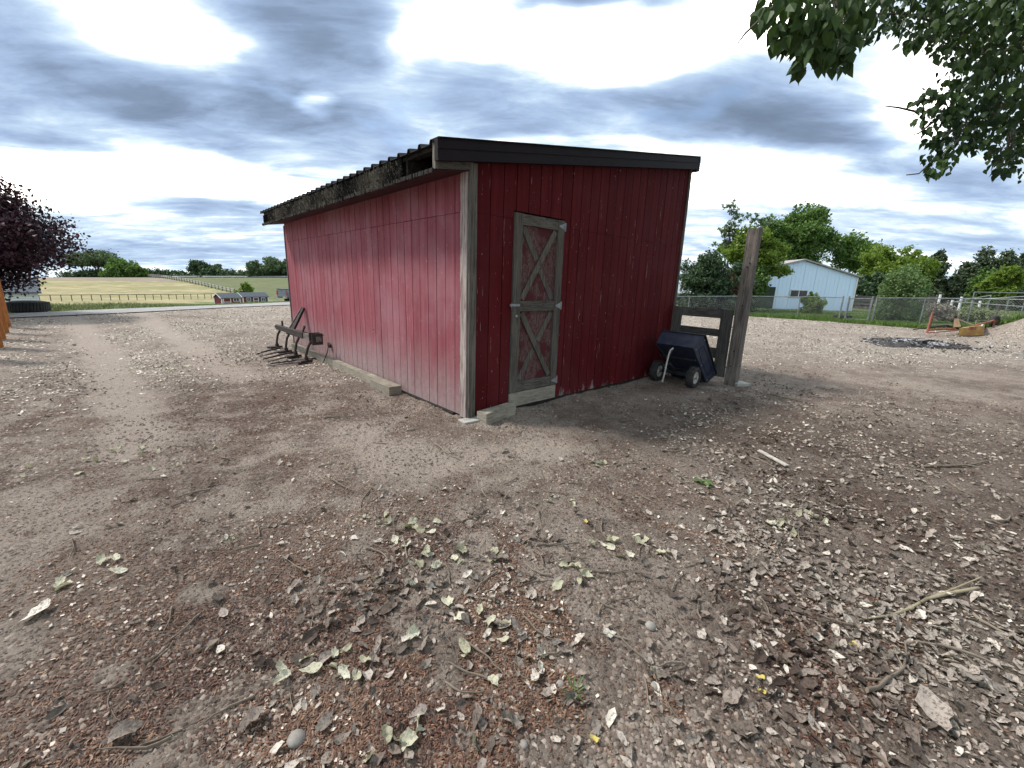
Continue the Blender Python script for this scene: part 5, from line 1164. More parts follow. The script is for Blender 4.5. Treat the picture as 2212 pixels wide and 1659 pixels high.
# ------------------------------------------------------------------ yellow rotary cutter
g0 = G(2075, 727); mow = thing('rotary_cutter', 'faded yellow rotary cutter with red hitch frame and tail wheel in the back right', 'mower', g0)
Yc = g0[1]
def mp(cx, cy, dy=0.0):     # point given in an enlarged view of the photograph, at the implement's distance
    x, y = (2450+cx/2.963)/1.38882, (560+cy/2.963)/1.38882; p = at(x, y, Yc+dy); return tuple(p)
zg = g0[2]
m = MB(); a, b, c_, d_ = mp(1265, 1330), mp(1478, 1325), mp(1488, 1230), mp(1265, 1262)
m.poly_prism([a, b, c_, d_], (0.35, .05, 0)) if False else m.hexa([a, b, mp(1500, 1318, 1.3), mp(1300, 1318, 1.3), d_, c_, mp(1500, 1225, 1.3), mp(1300, 1250, 1.3)]); dk = m.build('deck', M['mower_yellow'], mow)
m = MB(); m.beam(mp(1262, 1334, -.02), mp(1482, 1329, -.02), .04, .05); m.build('skid_edge', M['rust_dark'], dk)
m = MB(); m.box(tuple(np.array(mp(1350, 1262))+(-.0, -.03, -.03)), tuple(np.array(mp(1415, 1250))+(0, -.005, .02))); m.build('reinforcement', M['mower_red'], dk)
m = MB(); m.hexa([mp(1215, 1250, .3), mp(1285, 1242, .3), mp(1285, 1242, .8), mp(1215, 1250, .8), mp(1222, 1172, .4), mp(1258, 1170, .4), mp(1258, 1170, .7), mp(1222, 1172, .7)]); m.build('gearbox', simple('pale tan gearbox paint', (0.50, 0.36, 0.22), (0.34, 0.22, 0.13), 7), mow)
MB().hexa([mp(1222, 1172, .4), mp(1250, 1172, .4), mp(1250, 1172, .6), mp(1222, 1172, .6), mp(1224, 1145, .4), mp(1246, 1145, .4), mp(1246, 1145, .6), mp(1224, 1145, .6)]).build('gearbox_cap', M['rust_dark'], mow)
for nm, mt, a, b, w in (('a_frame', 'mower_red', mp(1032, 1120, .1), mp(980, 1300, .0), .07), ('a_frame', 'mower_red', mp(1034, 1120, .2), mp(1005, 1275, .9), .06), ('top_link', 'rust_dark', mp(1030, 1128, .2), mp(1215, 1205, .5), .045),
    ('drive_shaft', 'rust_dark', mp(860, 1270, .4), mp(1010, 1250, .4), .05), ('drive_shaft', 'rust_dark', mp(1010, 1250, .4), mp(1170, 1232, .4), .085),
    ('lower_arm', 'mower_red', mp(985, 1275, .0), mp(1230, 1262, .2), .09), ('lower_arm', 'mower_red', mp(985, 1300, -.2), mp(1250, 1278, -.1), .05), ('lower_arm', 'rim_white', mp(930, 1222, 1.0), mp(1200, 1224, 1.0), .03),
    ('stay', 'rim_white', mp(1258, 1178, .5), mp(1420, 1240, .8), .04), ('stay', 'rust_dark', mp(1250, 1172, .5), mp(1290, 1245, .6), .035), ('tail_boom', 'mower_red', mp(1420, 1232, .7), mp(1580, 1188, .7), .07), ('wheel_fork', 'mower_red', mp(1582, 1185, .7), mp(1568, 1272, .7), .055),
    ('hitch_pin', 'rust_dark', mp(1583, 1175, .7), mp(1582, 1200, .7), .05), ('deck_bracket', 'rim_white', mp(1462, 1245, 0), mp(1482, 1228, 0), .09), ('guard', 'rim_white', mp(1420, 1188, 1.3), mp(1560, 1192, 1.3), .02), ('guard', 'rim_white', mp(1418, 1188, 1.3), mp(1412, 1240, 1.3), .02), ('drawbar', 'rust_dark', mp(1150, 1240, .6), mp(1270, 1262, .6), .10)):
    w *= .68; MB().beam(a, b, w, w).build(nm, M[mt], mow)
wc = mp(1562, 1262, .85); wc = (wc[0], wc[1], max(wc[2], float(H(wc[0], wc[1]))+.21)); wd_ = MB(); axw = Vector((.35, -1, 0)).normalized(); wd_.lathe(wc, axw, [(-.07, .10), (-.08, .17), (-.05, .225), (.05, .225), (.08, .17), (.07, .10)], 26); wq = wd_.build('tail_wheel', M['rubber'], mow)
m = MB(); m.lathe(wc, axw, [(.07, .105), (.05, .08), (.09, .03), (.09, 0)], 16); m.build('rim', simple('brown rusted rim', (0.14, 0.075, 0.05), (0.08, 0.045, 0.03), 9), wq)

# burn heap: charred patch, pale ash, sticks
ac = G(1985, 744); ash = thing('burn_heap', 'black charred burn heap with pale ash in front of the yellow mower', 'burn heap', ac)
def heap(cx, cy, rx, ry, h, mat, nm, par, seed, zoff=0.0):
    n = 40; vs = []; fs = []
    for i in range(9):
        t = i/8
        for k in range(n):
            a = 2*math.pi*k/n; rr_ = t*(1+.22*math.sin(3*a+seed)+.12*math.sin(7*a+2*seed)); x = cx+rx*rr_*math.cos(a); y = cy+ry*rr_*math.sin(a)
            z = float(H(x, y))+h*(1-t**1.5)+(.03*h/.1)*(vnoise(x*9, y*9, seed)-.5)*(t < 1)*1.2+.010+zoff*(t < 1)-(.03 if t == 1 else 0); vs.append((x, y, float(z)))
    for i in range(8):
        for k in range(n): fs.append((i*n+k, i*n+(k+1) % n, (i+1)*n+(k+1) % n, (i+1)*n+k))
    m = MB(); m.add(vs, fs, True); return m.build(nm, mat, par)
heap(ac[0]-.2, ac[1]+.05, 1.55, .95, .07, M['char'], 'charred_earth', ash, 3); heap(ac[0]+.15, ac[1]+.2, .75, .55, .06, M['ash_pale'], 'ash', ash, 5, .05)
m = MB(); m2 = MB()
for k in range(420):
    a = random.uniform(0, 6.28); r_ = abs(random.gauss(0, .75)); x, y = ac[0]+r_*math.cos(a)*1.5, ac[1]+r_*math.sin(a)*.85; z_ = float(H(x, y))+.02+.09*max(0, 1-r_); q_ = random.uniform(.015, .06); b = random.uniform(0, 3)
    (m if k % 3 else m2).beam((x, y, z_), (x+math.cos(b)*q_*2, y+math.sin(b)*q_*2, z_+random.uniform(-.02, .05)), q_*.7, q_*.5)
m.build('charcoal_bits', M['char'], ash, kind='stuff'); m2.build('ash_bits', M['ash_pale'], ash, kind='stuff')
for k in range(22):
    a = random.uniform(0, 6.28); r_ = random.uniform(.1, 1.3); x, y = ac[0]+r_*math.cos(a)*1.1, ac[1]+r_*math.sin(a)*.7; b = random.uniform(-.7, .7); L_ = random.uniform(.2, .6); z_ = float(H(x, y))+.10*(r_ < .8)+.04
    MB().tube([(x-math.cos(b)*L_/2, y-math.sin(b)*L_/2, z_), (x+math.cos(b)*L_/2, y+math.sin(b)*L_/2, z_+random.uniform(-.01, .05))], .013, 5).build('charred_stick', M['char'] if k % 3 else M['ash_pale'], ash)
# pale edging block at the right margin and stones along the mound
a = G(2190, 778); b = G(2230, 800)
m = MB(); p0 = np.array(G(2184, 770)); p1 = p0+np.array([1.1, -.9, 0]); m.beam((p0[0], p0[1], .09), (p1[0], p1[1], .09), .10, .26); solo(m, 'concrete_edging', M['concrete'], 'pale curved edging piece at the right margin', 'edging')
for k in range(9):
    t = k/8; p = G(2150+42*t, 706+38*t); s_ = random.uniform(.035, .075)
    m = MB(); m.lathe((p[0], p[1], p[2]-.02), (random.uniform(-.3, .3), random.uniform(-.3, .3), 1), [(0, .0), (0, s_*1.1), (s_*.5, s_*1.2), (s_*.9, s_*.7), (s_, 0)], 7, False)
    solo(m, 'edging_stone', M['stone'], 'rounded pale stone in the curved row along the foot of the mound', 'stone', 'stones edging the mound')

# ------------------------------------------------------------------ overhanging cottonwood at the top right
cot = thing('cottonwood_tree', 'cottonwood whose leafy boughs hang in from the top right', 'tree', (7.6, 1.6, 0))
tb = np.array([7.6, 1.6, 0.0])
m = MB(); m.tube([tb+(0, 0, -.1), tb+(.05, 0, 1.2), tb+(-.1, .1, 3.0), tb+(-.2, .0, 5.5), tb+(0, .2, 8.0), tb+(.2, .3, 11)], [.42, .34, .30, .26, .18, .06], 12); m.build('trunk', M['bark'], cot)
rng = np.random.default_rng(404)
def heartleaf():
    o_ = np.array([(0, 0, 0), (.30, .10, .06), (.42, .34, .09), (.24, .68, .04), (0, 1.05, -.05), (-.24, .68, .04), (-.42, .34, .09), (-.30, .10, .06), (0, .35, -.02)])
    f_ = [(0, 1, 8), (1, 2, 8), (2, 3, 8), (3, 4, 8), (4, 5, 8), (5, 6, 8), (6, 7, 8), (7, 0, 8)]
    return o_, f_
HLV, HLF = heartleaf()
leaf_me = []
for k in range(3):
    me = bpy.data.meshes.new('leaf'); sc_ = np.array([1, 1, .6+.7*k]); me.from_pydata([tuple(v*sc_) for v in HLV], [], HLF); me.materials.append(M['lf_cotton']); leaf_me.append(me)
SPR = []   # (px, py, depth, radius px, leaves, leaf size)
for (x, y, r_, n_) in ((1700, 30, 46, 34), (1745, 20, 46, 34), (1790, 30, 46, 34), (1725, 75, 38, 26), (1770, 80, 40, 30), (1822, 60, 36, 26), (1752, 118, 24, 16), (1800, 105, 26, 15), (1815, 130, 14, 8), (1840, 95, 14, 6), (1672, 15, 22, 12), (1700, 70, 20, 9), (1850, 15, 40, 22), (1722, -30, 60, 30), (1800, -30, 60, 30)):
    SPR.append((x, y, 2.75+.25*math.sin(x), r_, int(n_*1.2), .074, 1))
band = [(1890, 10, 40), (1935, 5, 40), (1980, 0, 40), (2030, 5, 40), (2080, 10, 45), (2130, 15, 50), (2180, 20, 50), (1870, 50, 22), (1880, 75, 14), (1925, 50, 14), (1962, 90, 13), (1990, 85, 14), (2015, 75, 14), (1972, 100, 9), (2040, 60, 18), (1998, 40, 20),
        (2070, 60, 36), (2110, 60, 44), (2160, 70, 50), (2205, 80, 46), (2075, 115, 24), (2110, 125, 36), (2160, 130, 46), (2205, 140, 46), (2060, 150, 18), (2090, 165, 24), (2130, 180, 36), (2180, 190, 44),
        (2005, 200, 14), (2040, 190, 18), (2000, 225, 20), (2045, 220, 30), (2090, 225, 34), (2140, 235, 40), (2190, 240, 44), (2010, 255, 20), (2050, 262, 30), (2095, 270, 30), (2150, 280, 34), (2200, 285, 34), (2030, 298, 18), (2065, 305, 24), (2100, 300, 20), (2020, 330, 16), (2050, 335, 16), (2075, 315, 16), (2012, 352, 12), (2030, 362, 14), (2005, 372, 9),
        (2165, 320, 20), (2185, 335, 20), (2175, 360, 12), (2168, 372, 9), (2205, 320, 20), (2240, 100, 60), (2250, 220, 60), (2240, 300, 50), (2100, -30, 60), (2000, -40, 60), (1900, -30, 50), (2200, -30, 60)]
for (x, y, r_) in band: SPR.append((x, y, 5.6+.7*math.sin(x*.7+y), r_, max(8, int(r_*r_*.062)+6), .062, 0))
hub1 = np.array([3.6, 1.9, 4.6]); hub2 = np.array([6.9, 4.2, 5.6])
LEAF = []
mtw = MB()
mtw.tube([tb+(-.15, .05, 3.6), (6.0, 1.8, 4.6), hub1, (2.4, 2.2, 4.1), at(1800, -60, 2.9)], [.13, .10, .06, .035, .015], 7)
mtw.tube([tb+(-.15, .05, 4.4), (7.3, 3.0, 5.2), hub2, (6.8, 5.2, 5.1), at(2150, 120, 5.8)], [.15, .12, .08, .05, .02], 7)
mtw.tube([hub2, at(2150, 240, 5.8), at(2040, 290, 5.8), at(2020, 350, 5.8)], [.04, .03, .018, .006], 6); mtw.tube([hub2, at(2230, 200, 5.8), at(2180, 300, 5.8), at(2170, 365, 5.7)], [.04, .025, .015, .005], 6)
mtw.tube([at(2150, 120, 5.8), at(2060, 60, 5.6), at(1960, 30, 5.4), at(1870, 30, 5.2)], [.025, .018, .01, .005], 6)
# bare twigs
mtw.tube([at(1700, 0, 2.8), at(1662, 22, 2.75), at(1640, 45, 2.75), at(1610, 72, 2.7), at(1589, 100, 2.7)], [.012, .010, .008, .006, .003], 5)
mtw.tube([at(2080, 236, 5.8), at(2020, 242, 5.8), at(1975, 240, 5.8), at(1940, 232, 5.8), at(1912, 229, 5.8)], [.020, .017, .014, .011, .006], 5)
mtw.tube([at(2050, 240, 5.8), at(2010, 268, 5.8), at(1985, 288, 5.8), at(1973, 291, 5.8)], [.016, .013, .010, .006], 5); mtw.tube([at(2040, 330, 5.8), at(2010, 352, 5.8), at(1985, 375, 5.8), at(1958, 378, 5.8)], [.016, .012, .008, .006], 5)
for (x, y, D_, r_, n_, ls, nearf) in SPR:
    c_ = at(x, y, D_); dist = np.linalg.norm(c_-CAM); R_ = r_/FPX*dist*1.0
    hub = at(1800, -60, 2.9) if nearf else (at(2150, 120, 5.8) if x < 2150 and y < 170 else (at(2110, 270, 5.8) if x < 2120 else at(2190, 240, 5.8)))
    L0 = hub+(c_-hub)*.35
    mtw.tube(limb(L0, c_+np.array([0, 0, R_*.2]), rng, k=3), [.008, .006, .004, .002], 4, cap=False)
    for j in range(n_):
        d = unit(1, rng)[0]*R_*rng.uniform(.15, 1)**.6; d[2] *= .95; p = c_+d
        LEAF.append((p, ls*rng.uniform(.72, 1.2)*(1.0 if nearf else 1.15), rng, D_))
# rest of the crown above and behind the viewer, which shades the ground and the door wall
crown_l = [((5.5, 0.6, 7.2), (4.2, 4.0, 2.3)), ((7.5, 3.5, 7.8), (3.4, 3.4, 2.2)), ((3.0, -1.8, 7.0), (3.4, 3.2, 1.8)), ((8.5, -1.5, 7.0), (3.5, 3.5, 2.5)), ((5.0, 3.0, 8.6), (3.0, 2.6, 1.6)), ((7.0, 1.0, 10.5), (3.2, 3.2, 2.0)), ((9.5, 4.5, 6.0), (2.4, 2.6, 2.2)), ((8.6, 6.8, 7.0), (2.2, 2.4, 1.6))]
pts_ = crown_points([(np.array(c_, float), np.array(r_, float)) for c_, r_ in crown_l], 3000, rng)
# keep this mass out of the frame: drop what would be seen in front of the sky
rel = pts_-CAM; zc_ = rel@fwd; xi = 1106+FPX*(rel@rt)/np.maximum(zc_, .01); yi = 829.5-FPX*(rel@up)/np.maximum(zc_, .01)
vis = (zc_ > .2) & (xi > -80) & (xi < 2230) & (yi > -50)
pts_ = pts_[~vis]
Vc, F = leaf_cloud(pts_, np.full(len(pts_), .28), 12, .13, rng, hang=.8)
link_mesh('crown', np_mesh('crown', Vc-tb, F), cot, M['lf_cotton'])
for c_, r_ in crown_l: mtw.tube(limb(tb+(0, 0, 5.0), c_, rng, k=4), [.12, .09, .07, .04, .02], 6)
mtw.build('boughs', M['bark'], cot)
LEAF.sort(key=lambda l: np.linalg.norm(l[0]-CAM)/l[1])
rest = []
for k, (p, s, _, D_) in enumerate(LEAF):
    yaw_ = rng.uniform(0, 6.283); hangd = Vector((rng.normal()*.38, rng.normal()*.38, -1)).normalized()
    side_ = Vector((math.cos(yaw_), math.sin(yaw_), 0)); side_ = (side_-hangd*side_.dot(hangd)).normalized(); nrm = side_.cross(hangd)
    Mx = Matrix((side_*s, hangd*s, nrm*s)).transposed()
    if k < 300:
        o = link_mesh('leaf', leaf_me[k % 3], cot); Mw = Mx.to_4x4(); Mw.translation = Vector(p)-cot.location; o.matrix_local = Mw
    else: rest.append((np.array(Mx), p))
Vr = np.concatenate([(HLV @ R_.T)+p-tb for R_, p in rest]); Fr = np.concatenate([np.array(HLF)+9*i for i in range(len(rest))])
link_mesh('foliage', np_mesh('foliage', Vr, Fr), cot, M['lf_cotton'], kind='stuff')
print('hanging leaves', len(LEAF))

# ------------------------------------------------------------------ litter on the ground
def in_shed(x, y, mg=0.02):
    u_, v_ = shed_uv(x, y); return (u_ > -mg) & (u_ < SHW+mg) & (v_ > -mg) & (v_ < SHL+mg)
def sample(n, dens, rng, rmin=1.0, rmax=14, amin=-62, amax=62, pw=1.0):
    """points with screen-friendly falloff: r distributed as r^-pw in area terms"""
    a = np.radians(rng.uniform(amin, amax, n)); u_ = rng.uniform(0, 1, n)
    r = 1/(1/rmin-(1/rmin-1/rmax)*u_) if pw == 2 else rmin*(rmax/rmin)**u_
    x = r*np.sin(a); y = r*np.cos(a); k = (rng.uniform(0, 1, n) < dens(x, y)) & ~in_shed(x, y, .0)
    return x[k], y[k]
def scatter_mesh(name, mat, x, y, size, templates, rng, tilt=.35, lift=.004, label='', cat='', squash=None):
    n = len(x); z = H(x, y)+lift; yaw_ = rng.uniform(0, 6.283, n); tx = rng.normal(0, tilt, n); ty = rng.normal(0, tilt, n)
    pick = rng.integers(0, len(templates), n); VV = []; FF = []; off = 0
    cy, sy, cx, sx, cz, sz = np.cos(tx), np.sin(tx), np.cos(ty), np.sin(ty), np.cos(yaw_), np.sin(yaw_)
    for ti, (tv, tf) in enumerate(templates):
        m_ = pick == ti; k = m_.sum()
        if k == 0: continue
        P_ = tv[None]*size[m_][:, None, None]
        # tilt about x, then y, then yaw about z
        a, b = cy[m_][:, None], sy[m_][:, None]; Y1 = P_[..., 1]*a-P_[..., 2]*b; Z1 = P_[..., 1]*b+P_[..., 2]*a; X1 = P_[..., 0]
        a, b = cx[m_][:, None], sx[m_][:, None]; X2 = X1*a+Z1*b; Z2 = -X1*b+Z1*a
        a, b = cz[m_][:, None], sz[m_][:, None]; X3 = X2*a-Y1*b; Y3 = X2*b+Y1*a
        Z2 = Z2-np.minimum(Z2.min(1, keepdims=True)*.75, 0)
        VV.append(np.stack([X3+x[m_][:, None], Y3+y[m_][:, None], Z2+z[m_][:, None]], -1).reshape(-1, 3))
        FF.append((tf[None]+(np.arange(k)*len(tv))[:, None, None]).reshape(-1, tf.shape[1])+off); off += k*len(tv)
    o = link_mesh(name, np_mesh(name, np.concatenate(VV), np.concatenate(FF)), None, mat, kind='stuff'); o['label'] = label; o['category'] = cat; return o
def tl_(*v): return np.array(v, float)
def rag_leaf(seed, n=9, rings=1):
    """ragged dead leaf: pointed oval, folded on the midrib, edges curled up or under"""
    r_ = np.random.default_rng(seed); a = np.linspace(0, 2*math.pi, n, endpoint=False)
    asp = r_.uniform(.5, .8); R_ = .5*r_.uniform(.74, 1.1, n); R_[0] *= 1.3; fold = r_.uniform(.1, .7); curl = r_.uniform(-.5, 1.2); twist = r_.uniform(-.8, .8); edge = r_.uniform(-.10, .12, n)
    v = []
    for q in range(rings, 0, -1):
        t = q/rings
        for i in range(n):
            x = R_[i]*t*math.cos(a[i]); y = R_[i]*t*math.sin(a[i])*asp
            v.append((x, y*(1-.25*fold), fold*abs(y)*.9+curl*x*x*.7+twist*x*y*1.2+edge[i]*t*t+(.02*math.sin(i*2.4) if t < 1 else 0)))
    v.append((0, 0, 0)); f = []
    for q in range(rings-1):
        for i in range(n): f += [(q*n+i, q*n+(i+1) % n, (q+1)*n+(i+1) % n), (q*n+i, (q+1)*n+(i+1) % n, (q+1)*n+i)]
    f += [((rings-1)*n+i, (rings-1)*n+(i+1) % n, rings*n) for i in range(n)]
    return np.array(v), np.array(f)
RL = [rag_leaf(s, 7) for s in range(8)]; RLB = [rag_leaf(s+40, 15, 3) for s in range(8)]
husk_t = [(tl_((-.5, 0, 0), (0, -.17, .02), (.5, 0, .05), (0, .17, .02), (0, 0, .16)), np.array([(0, 1, 4), (1, 2, 4), (2, 3, 4), (3, 0, 4)])), (tl_((-.5, .05, 0), (0, -.14, .05), (.5, .05, .16), (.05, .2, .1), (0, 0, .2)), np.array([(0, 1, 4), (1, 2, 4), (2, 3, 4), (3, 0, 4)]))]
flake_t = [(tl_((-.5, 0, 0), (0, -.42, .03), (.5, 0, .08), (0, .4, .0)), np.array([(0, 1, 2, 3)])), (tl_((-.5, 0, .04), (.1, -.35, .0), (.5, .1, .0), (-.1, .4, .10)), np.array([(0, 1, 2, 3)]))]
straw_t = [(tl_((-.5, -.1, 0), (.5, -.1, .10), (.5, .1, .10), (-.5, .1, 0)), np.array([(0, 1, 2, 3)])), (tl_((-.5, 0, 0), (0, -.28, .12), (.5, 0, .03), (0, .24, .05)), np.array([(0, 1, 2, 3)])), (tl_((-.5, 0, .1), (0, -.3, 0), (.5, 0, .16), (0, .3, .02)), np.array([(0, 1, 2, 3)]))]
crumb_t = [(tl_((-.5, -.4, 0), (.5, -.35, 0), (.4, .45, 0), (-.4, .4, 0), (0, 0, .55)), np.array([(0, 1, 4), (1, 2, 4), (2, 3, 4), (3, 0, 4)])), (tl_((-.5, -.2, 0), (.3, -.5, 0), (.5, .3, 0), (-.3, .5, 0), (.1, 0, .4)), np.array([(0, 1, 4), (1, 2, 4), (2, 3, 4), (3, 0, 4)]))]
rng = np.random.default_rng(2024)
x, y = sample(200000, lambda x, y: np.clip(husk_density(x, y)*.8+.04, 0, 1), rng, 1.0, 9.0); scatter_mesh('bud_husks', M['husk'], x, y, rng.uniform(.012, .027, len(x)), husk_t, rng, .3, .002, 'reddish brown bud husks strewn over the dirt', 'husks'); n1 = len(x)
x, y = sample(60000, lambda x, y: np.clip((husk_density(x, y)*.17+leaf_density(x, y)*.22)*sstep(.40, .62, fbm(x*3.3, y*3.3, 111, 3))*1.6+.012, 0, 1), rng, 1.0, 10.0); scatter_mesh('seed_flakes', M['flake'], x, y, rng.uniform(.009, .024, len(x))*(1+.05*np.hypot(x, y)), flake_t, rng, .3, .004, 'small pale seed flakes over the dirt', 'seeds'); n2 = len(x)
x, y = sample(120000, lambda x, y: np.clip(.08+.5*sstep(.42, .65, fbm(x*2, y*2, 71, 3)), 0, 1), rng, 1.0, 11.0); scatter_mesh('dirt_crumbs', M['crumb'], x, y, rng.uniform(.005, .020, len(x))*(1+.12*np.hypot(x, y)), crumb_t, rng, .1, -.001, 'crumbs of dry dirt', 'dirt'); n3 = len(x)
x, y = sample(80000, lambda x, y: np.clip(leaf_density(x, y)*.62+.012+.02*husk_density(x, y), 0, 1), rng, 1.0, 9.0)
big = rng.uniform(0, 1, len(x))
scatter_mesh('leaf_litter', M['litter_dead'], x, y, (.017+.055*big**2.6), RL, rng, .35, .006, 'grey brown dead leaves lying thick over the dirt on the right', 'leaf litter'); n4 = len(x)
x, y = sample(200000, lambda x, y: straw_density(x, y)*.9*(1-.75*track_mask(x, y))*(.55+.8*sstep(.42, .6, fbm(x*1.7, y*1.7, 121, 3))), rng, 5.0, 32.0); rs = np.hypot(x, y); k = (HL(x, y) > -.2) & (lane_d(x, y) < -1.5)
bfn = (x-fa[0])*fn[0]+(y-fa[1])*fn[1]; k &= ~((bfn > 0) & (x > 2)); x, y, rs = x[k], y[k], rs[k]
scatter_mesh('straw_litter', M['litter_straw'], x, y, rng.uniform(.018, .052, len(x))*(1+.03*rs), straw_t, rng, .25, .006, 'bleached leaf and straw litter over the far yard', 'litter'); n5 = len(x)
print('litter', n1, n2, n3, n4, n5)

# large single leaves, each its own object (the ones that show largest)
def leaf_obj(me, p, s, yaw_, tilt, label, group, name='dead_leaf'):
    o = bpy.data.objects.new(name, me); COL.objects.link(o); o.location = (float(p[0]), float(p[1]), float(H(p[0], p[1]))+.012+s*.08); o.scale = (s, s, s); o.rotation_euler = (tilt[0], tilt[1], yaw_)
    o['label'] = label; o['category'] = 'leaf'; o['group'] = group; return o
def leaf_meshes(mat, tag_):
    out = []
    for i, (v, f) in enumerate(RLB): me = bpy.data.meshes.new('leaf_'+tag_); me.from_pydata([tuple(q) for q in v], [], [tuple(int(j) for j in q) for q in f]); me.materials.append(mat); me.polygons.foreach_set('use_smooth', [True]*len(me.polygons)); out.append(me)
    return out
ML, MG_, MY = leaf_meshes(M['litter_dead'], 'dead'), leaf_meshes(M['litter_green'], 'green'), leaf_meshes(M['litter_yellow'], 'yellow')
R3 = random.Random(17)
cnt = 0
while cnt < 170:
    a = math.radians(R3.uniform(-50, 50)); r_ = 1.15*(4.2/1.15)**R3.random(); x, y = r_*math.sin(a), r_*math.cos(a)
    if R3.random() > float(leaf_density(np.array([x]), np.array([y]))[0])*.9+.05: continue
    reg_ = ('beside the long stick' if math.hypot(x-2.3, y-2.0) < .8 else 'in the thick litter at right' if x > 1.3 and y > 2.0 else 'in the bottom right corner' if x > .6 else 'in the middle foreground' if x > -.7 else 'on the left foreground dirt')
    lab_ = 'curled grey brown dead leaf lying single '+reg_
    leaf_obj(ML[cnt % 8], (x, y), R3.uniform(.04, .085), R3.uniform(0, 6.28), (R3.gauss(0, .3), R3.gauss(0, .3)), lab_, 'single dead leaves '+reg_); cnt += 1
CL = [((885, 1135), 9, .20, 'small heap near the foreground middle'), ((965, 1208), 8, .17, 'heap just below the small middle heap'), ((1042, 1372), 7, .13, 'heap left of the bark piece'), ((1348, 1192), 8, .13, 'heap right of the middle'), ((1255, 1248), 4, .08, 'pair below the heap right of the middle'),
      ((712, 1432), 6, .10, 'heap left of the middle foreground'), ((1735, 1130), 7, .16, 'pale row at the edge of the thick litter'), ((300, 985), 9, .35, 'heap on the left dirt'), ((215, 1228), 3, .12, 'group on the left dirt'), ((880, 1610), 4, .07, 'heap at the bottom edge'), ((1285, 1000), 4, .09, 'small pair before the door'), ((360, 795), 8, .35, 'far heap by the wheel track'), ((1210, 1080), 3, .12, 'few right of the middle')]
for (px, py), n_, sp_, where in CL:
    c_ = G(px, py)
    for j in range(int(n_*1.7)):
        leaf_obj(MG_[(j+px) % 8], (c_[0]+R3.gauss(0, sp_), c_[1]+R3.gauss(0, sp_*.6)), R3.uniform(.05, .085), R3.uniform(0, 6.28), (R3.gauss(0, .45), R3.gauss(0, .45)), 'wilted pale green leaf in the '+where, 'wilted leaves in the '+where, 'wilted_leaf')
for (px, py), lb in (((1283, 1603), 'bright yellow leaf alone at the bottom edge right of the middle'), ((1643, 1500), 'bright yellow leaf lowest on the bare dirt at right'), ((1840, 1398), 'yellow leaf under the thick litter right of the long stick'), ((1265, 1130), 'small yellow leaf left of the pale heap'), ((1640, 1470), 'small yellow leaf on the bare dirt')):
    c_ = G(px, py); o = leaf_obj(MY[3], c_, .045, R3.uniform(0, 6), (.1, .2), lb, 'single yellow leaves', 'yellow_leaf')
for (px, py), s, lb in (((85, 1327), .12, 'large pale leaf lying flat at the far left'), ((548, 1563), .095, 'pale grey leaf at the bottom left'), ((268, 1592), .10, 'crumpled white leaf low at the left'), ((1605, 1588), .10, 'white grey leaf at the bottom right of the middle'), ((1580, 1512), .09, 'brown grey leaf above the white one'), ((2010, 1540), .17, 'very large ragged grey leaf in the bottom right corner'), ((2150, 1490), .12, 'pale curled leaf at the right edge'), ((2090, 1470), .10, 'cream leaf near the right edge')):
    c_ = G(px, py); leaf_obj(ML[R3.randrange(8)], c_, s, R3.uniform(0, 6), (.1, .15), lb, 'large pale leaves', 'dead_leaf')
# twigs
def twig_mesh(L_, r_, seed, fork=True):
    q = random.Random(seed); pts_ = []; x = y = 0; a = q.uniform(-.2, .2); n = 7; da = q.uniform(-.12, .12)
    for i in range(n+1): pts_.append((x, y, .004+.010*abs(math.sin(i*1.3+seed)))); a += da+q.uniform(-.22, .22); x += math.cos(a)/n; y += math.sin(a)/n
    m = MB(); m.tube([(p[0]*L_, p[1]*L_, p[2]*max(1, L_)) for p in pts_], [r_*(1-.65*i/n)*(1.25 if q.random() < .25 else 1) for i in range(n+1)], 5)
    if fork:
        b = pts_[4]; s_ = q.choice((-1, 1)); m.tube([(b[0]*L_, b[1]*L_, b[2]), ((b[0]+.16)*L_, (b[1]+s_*.14)*L_, b[2]+.012)], [r_*.5, r_*.2], 4)
    me = bpy.data.meshes.new('twig'); me.from_pydata([Vector(v) for v in m.v], [], m.f); me.materials.append(M['twig']); me.polygons.foreach_set('use_smooth', m.sm); return me
TWM = [twig_mesh(1.0, .016, s, s % 2 == 0) for s in range(10)]
def twig_at(x, y, L_, ang, label, group, k):
    reg = 'before the shed' if y > 3.6 and x > -1.5 else 'on the left dirt' if x < -1.0 else 'in the middle foreground' if x < .8 else 'in the litter at right'
    label = label+' '+reg; group = group+' '+reg
    o = bpy.data.objects.new('twig', TWM[k % 10]); COL.objects.link(o); s = L_; o.scale = (s, s, min(1, .35+s)); zc = float(H(x, y)); z1 = float(H(x+math.cos(ang)*L_, y+math.sin(ang)*L_))
    o.location = (x, y, zc+.006); o.rotation_euler = (0, -math.atan2(z1-zc, L_), ang); o['label'] = label; o['category'] = 'twig'; o['group'] = group
